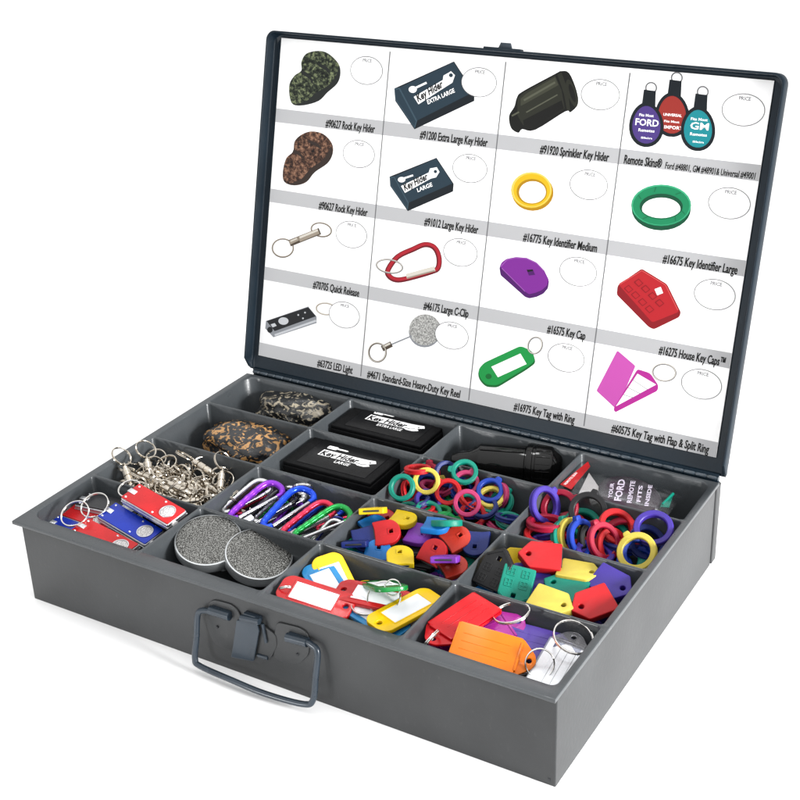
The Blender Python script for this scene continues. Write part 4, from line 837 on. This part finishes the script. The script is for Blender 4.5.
capl = [
 ('yellow', (373, 510.5, 6.8, 22, 29, 180), 'yellow cap seen edge on at the rear left of the rounded caps'),
 ('red', (387, 514.5, 5.8, 20, 25, 0), 'red cap mostly hidden behind the edge on yellow one'),
 ('yellow', (403, 520, 6.4, -12, 0, 0), 'yellow cap lying flat by the rear divider, right of the large red one'),
 ('sky', (364.5, 524.5, 5.9, 24, 25, 10), 'sky blue cap at the left divider behind the red one'),
 ('red', (386.5, 533, 6.5, 10, 36, -12), 'red cap facing up, the largest looking of the rounded caps'),
 ('navy', (366, 539, 6.0, -75, 36, -15), 'navy cap leaning left of the large looking red one'),
 ('navy', (347.5, 541, 5.6, 22, 27, 180), 'navy cap on edge in the far left front corner of the rounded caps'),
 ('teal', (359, 549, 5.3, 160, 20, 0), 'teal cap low at the front divider, left end of the rounded caps'),
 ('sky', (378, 553, 5.5, 80, 30, 0), 'sky blue cap low at the front divider beside the yellow one'),
 ('yellow', (400, 557.5, 6.4, 95, 12, 5), 'yellow cap at the front divider with its notch towards the front'),
 ('purple', (419, 535, 6.1, -12, 18, -20), 'purple cap lying flat in the centre of the rounded caps'),
 ('sky', (436, 526, 7.1, -6, 4, 180), 'sky blue cap lying flat against the rear divider, beside a teal edge'),
 ('teal', (450, 521.5, 6.2, -8, 29, 180), 'teal cap standing on edge against the rear divider'),
 ('coral', (456.5, 539, 6.6, 32, 28, -15), 'orange red cap on top, right of the purple one'),
 ('red', (433.5, 553, 6.1, 60, 40, -25), 'red cap turned sideways under the orange red one'),
 ('purple', (446, 559, 7.0, 22, 28, 180), 'purple cap seen edge on with its slot showing, at the front'),
 ('coral', (453, 567, 6.0, 20, 14, 0), 'coral cap at the front right corner of the rounded caps'),
 ('navy', (476, 543.5, 6.2, -100, 32, -20), 'navy cap leaning on the right divider of the rounded caps'),
 ('purple', (441, 536, 5.6, 20, 20, 0), 'purple cap mostly hidden between the orange red and the sky blue one')]
for colr, a, lab in capl: cap(colr, pose(*a), lab)
rr = random.Random(4)
for i in range(30):
    colr = rr.choice(['navy', 'black', 'sky', 'red', 'teal', 'purple'])
    x = rr.uniform(24.2, 32.6); y = rr.uniform(9.6, 14.3); z = rr.uniform(3.7, 5.2)
    cap(colr, T(x, y, z) @ RZ(rr.uniform(0, 360)) @ RX(rr.uniform(-15, 15)), f'{colr} cap buried at the bottom of the rounded caps')
# house shaped caps
HC = {}
def house(colr, M, lab, detail=True):
    m = P[colr]
    hk = (colr, detail)
    if hk not in HC:
        e = empty('house_key_cover', lab, 'key cap', 'house shaped key caps')
        out = round_poly([(-1.55, -1.15), (.75, -1.15), (1.65, 0), (.75, 1.15), (-1.55, 1.15)], .14)
        s = MB(); s.add(plate([out, rrect(.55, .87, -.16, .16, .04, 2) if detail else ell(.85, 0, .2, .2, 16)], -.42, .26, .07), m)
        s.add(rbox(-1.62, -1.53, -.75, .75, -.12, .10, .02), M_dark); s.build('cap_body', e)
        s = MB()
        for cx in ((-1.0, -.15) if detail else ()):
            for cy in (-.55, .52):
                s.add(plate([rrect(cx - .30, cx + .30, cy - .30, cy + .30, .04, 1), rrect(cx - .24, cx - .03, cy + .03, cy + .24, .02, 1), rrect(cx + .03, cx + .24, cy + .03, cy + .24, .02, 1), rrect(cx - .24, cx - .03, cy - .24, cy - .03, .02, 1), rrect(cx + .03, cx + .24, cy - .24, cy - .03, .02, 1)], .24, .30, .01), m)
        if detail: s.add(plate([[(.62, -1.0), (.74, -1.0), (1.48, 0), (.74, 1.0), (.62, 1.0), (1.32, 0)]], .24, .30, .01), m)
        if detail: s.build('window_relief', e)
        HC[hk] = e
    else: e = copy_tree(HC[hk])
    e['label'] = lab; settle(e, M); return e
CELL = (3, 1)
hl = [
 ('black', (494, 568, 6.2, 62, 42, -30), 'black house cap leaning on the left divider of its compartment'),
 ('yellow', (514, 556, 5.5, 50, 50, 20), 'yellow house cap mostly hidden behind the red one at the rear'),
 ('red', (540, 556.5, 6.7, 174, 24, 10), 'red house cap standing highest at the rear divider'),
 ('crimson', (546, 577, 5.3, 170, 35, 0), 'crimson house cap showing under the rear red one'),
 ('violet', (530, 578, 6.0, 140, 22, -10), 'violet house cap lying under the rear red one, left of centre'),
 ('cream', (580, 572.5, 6.5, -10, 0, 10), 'yellow house cap lying flat at the rear divider, right of the red one'),
 ('violet', (618, 586, 6.1, -28, 22, -10), 'violet house cap at the right wall behind the front red one'),
 ('teal', (515.5, 587.5, 6.4, 255, 36, 0), 'teal house cap with window relief facing up at the front divider'),
 ('teal', (564, 588, 6.2, 160, 12, -20), 'teal house cap in the centre between the yellow ones'),
 ('black', (598, 589, 5.9, 10, 14, 0), 'black house cap mostly covered by the front red one'),
 ('red', (598, 606, 6.6, 200, 24, 12), 'red house cap with a round hole in the front right corner'),
 ('cream', (552, 603, 6.6, -20, 12, 0), 'yellow house cap at the front divider, left of the front red one'),
 ('sky', (484, 588, 5.1, 30, 20, 0), 'sky blue house cap low in the left front corner of its compartment'),
 ('sky', (578, 613, 5.2, 0, 10, 0), 'sky blue house cap low at the front divider between the yellow and the red one'),
 ('red', (577, 586, 5.4, 0, 10, 0), 'red house cap showing between the yellow one and the black one')]
for colr, a, lab in hl: house(colr, pose(*a), lab, 'relief' in lab or 'leaning' in lab)
rr = random.Random(9)
for i in range(16):
    colr = rr.choice(['black', 'sky', 'red', 'violet'])
    x = rr.uniform(36.5, 43); y = rr.uniform(10.0, 14.0); z = rr.uniform(3.8, 5.0)
    house(colr, T(x, y, z) @ RZ(rr.uniform(0, 360)) @ RX(rr.uniform(-12, 12)), f'{colr} house cap buried at the bottom of its compartment', False)
# ------------------------------------------------------------------ key tags
M_paper = mat('white_paper', (.74, .75, .78), rough=.5, vary=.02)
def key_tag(colr, M, lab, ring=None, lift=0):
    e = empty('key_tag', lab, 'key tag', 'key tags with paper windows', M)
    out = round_poly([(-2.85, -.75), (-2.35, -1.22), (2.35, -1.22), (2.85, -.75), (2.85, .75), (2.35, 1.22), (-2.35, 1.22), (-2.85, .75)], .7, 5)
    s = MB(); s.add(plate([out, ell(-2.3, 0, .22, .22, 16)], -.17, .17, .06), P[colr])
    s.add(plate([rrect(-1.62, 1.92, -.88, .88, .06), rrect(-1.52, 1.82, -.78, .78, .04)], .15, .20, .015), P[colr]); s.build('tag_body', e)
    s = MB(); s.add(plate([rrect(-1.50, 1.80, -.76, .76, .04)], .15, .185, .01), M_paper); s.build('paper_window', e)
    if ring:
        x, y, z, R_, a_, b_ = ring; s = MB(); s.add(split_ring(R_, .055), M_chrome, T(x, y, z) @ RZ(a_) @ RX(b_)); s.build('key_ring', e)
    settle(e, M, (2, 0), 7.9, lift)
P['tagred'] = plastic('tag_red', (232, 36, 40), rough=.22, spec=.45); P['tagsky'] = plastic('tag_sky', (50, 158, 226), k=.55, rough=.22, spec=.4); P['tagyel'] = plastic('tag_yellow', (252, 206, 20), k=.75, rough=.22, spec=.35); P['taggreen'] = plastic('tag_green', (10, 146, 62), rough=.22, spec=.45)
key_tag('tagred', pose(316, 598, 6.55, 162, 16, 0), 'red tag with a blank white window at the left front of its compartment', (2.35, .1, .15, .42, 30, 60))
key_tag('tagred', pose(374, 597, 6.45, -12, 4, 10), 'red tag lying under a large upright split ring in the middle', (.9, -.4, .45, 1.18, 0, 40))
key_tag('tagsky', pose(320, 586, 6.0, 122, 12, -10), 'sky blue tag leaning at the left divider, next to the yellow one')
key_tag('tagyel', pose(341, 582, 5.9, 116, 20, 0), 'yellow tag standing between the sky blue and the red ones')
key_tag('taggreen', pose(386, 583, 7.0, -17, 28, 180), 'green tag standing on edge behind the middle red one', (2.6, 0, .1, .55, 75, 90))
key_tag('tagyel', pose(412, 613, 6.4, 28, 2, 10), 'yellow tag at the right divider of its compartment', None)
key_tag('tagsky', pose(374, 616, 5.9, -32, 6, 0), 'sky blue tag low at the front wall with a ring lying on it', (-.9, .3, .4, 1.15, 0, 4))
key_tag('tagyel', pose(352, 606, 5.3, 40, 6, 0), 'yellow tag showing its edge under the two red tags')
key_tag('tagsky', pose(392, 606, 5.2, -60, 6, 0), 'sky blue tag lying under the middle red tag and the yellow one')
key_tag('tagred', pose(402, 628, 5.0, 20, 8, 0), 'red tag buried low in the front right corner of its compartment')
key_tag('taggreen', pose(350, 600, 4.3, 0, 5, 0), 'green tag lying on the tray floor under the red tags')
# big loose-looking ring hangs on the middle red tag: seen upright
# flap tags
def trans(name, rgb, k=.55, tr=.2): return mat(name, tuple(v * k for v in lin(rgb)), rough=.2, trans=tr, spec=.3, vary=.04)
FT = dict(red=trans('clear_red', (226, 16, 28), k=.65, tr=.05), orange=trans('clear_orange', (250, 128, 0), .62, .05), magenta=trans('clear_magenta', (216, 60, 190)), violet=trans('clear_violet', (124, 96, 220), .5, .25), clear=trans('frosted_clear', (235, 235, 240), .9, .92))
M_pinkp = mat('pink_paper', (.52, .20, .45), rough=.5); M_label = mat('lined_paper', (.80, .79, .82), rough=.5); M_navyi = mat('ink_navy', (.03, .03, .14), rough=.5); M_oran = mat('orange_paper', (.45, .19, .003), rough=.4)
M_violp = mat('violet_paper', (.20, .15, .48), rough=.5)
def flap_tag(colr, M, lab, paper, ring=None, lines=False, flip=False):
    e = empty('flap_tag', lab, 'key tag', 'translucent flap key tags', M)
    out = round_poly([(-2.9, -1.45), (1.55, -1.45), (2.55, -.55), (2.75, 0), (2.55, .55), (1.55, 1.45), (-2.9, 1.45)], .16)
    s = MB(); s.add(plate([out, ell(2.25, 0, .2, .2, 14)], -.22, -.04, .03), FT[colr]); s.build('tag_base', e)
    s = MB(); s.add(plate([rrect(-2.75, 1.45, -1.3, 1.3, .08)], -.04, -.02, .005), paper)
    if lines:
        for v in (-.75, -.2, .35): s.add(flat([[(-2.6, v), (1.0, v), (1.0, v + .035), (-2.6, v + .035)]], -.012), M_grey)
        s.add(flat([[(.75, -.9), (1.4, -.9), (1.4, -.2)]], -.012), M_navyi); s.add(flat([[(.75, .9), (1.4, .9), (1.4, .2)]], -.012), M_navyi)
    s.build('paper_insert', e)
    fm = M_clear if colr == 'clear' else FT[colr]
    s = MB(); s.add(plate([round_poly([(-2.85, -1.4), (1.50, -1.4), (1.50, 1.4), (-2.85, 1.4)], .1)], .0, .13, .03), fm)
    for v in (-.6, 0, .6): s.add(rbox(-2.4, .9, v - .03, v + .03, .12, .15, .01), fm)
    s.add(rbox(-2.95, -2.8, -1.35, 1.35, -.22, .12, .05), FT[colr]); s.add(rbox(1.42, 1.62, -1.1, 1.1, -.05, .17, .05), FT[colr]); s.build('flap', e)
    if ring:
        x, y, z, R_, a_, b_ = ring; s = MB(); s.add(split_ring(R_, .06), M_chrome, T(x, y, z) @ RZ(a_) @ RX(b_)); s.build('key_ring', e)
    settle(e, M, (3, 0))
flap_tag('orange', pose(496, 651, 6.45, -16, 24, 5), 'bright orange flap tag lying on top at the front wall', M_oran, (3.0, -.1, .2, .95, 20, 35))
flap_tag('red', pose(457, 622, 6.4, 214, 6, -25), 'red flap tag leaning against the left divider with its ring at the wall', FT['red'], (2.7, .2, .3, .85, 10, 60))
flap_tag('magenta', pose(489, 634, 5.7, 24, 18, -10), 'magenta flap tag under the orange one with a thick ring on it', M_pinkp, (1.9, .2, .9, 1.25, 0, -22))
flap_tag('violet', pose(540, 636, 5.3, -15, 12, 0), 'violet flap tag lying at the rear divider of the flap tags', M_violp)
flap_tag('clear', pose(563, 660, 5.7, 60, 12, 10), 'clear flap tag with a white lined label at the right wall', M_label, (1.6, -.2, .7, 1.35, 0, 14), True)
flap_tag('magenta', pose(462, 642, 4.9, 200, 8, 0), 'magenta flap tag low under the red one in the front left corner', M_pinkp)
flap_tag('clear', pose(520, 660, 4.4, 0, 4, 0), 'clear flap tag lying on the tray floor beneath the orange one', M_label)
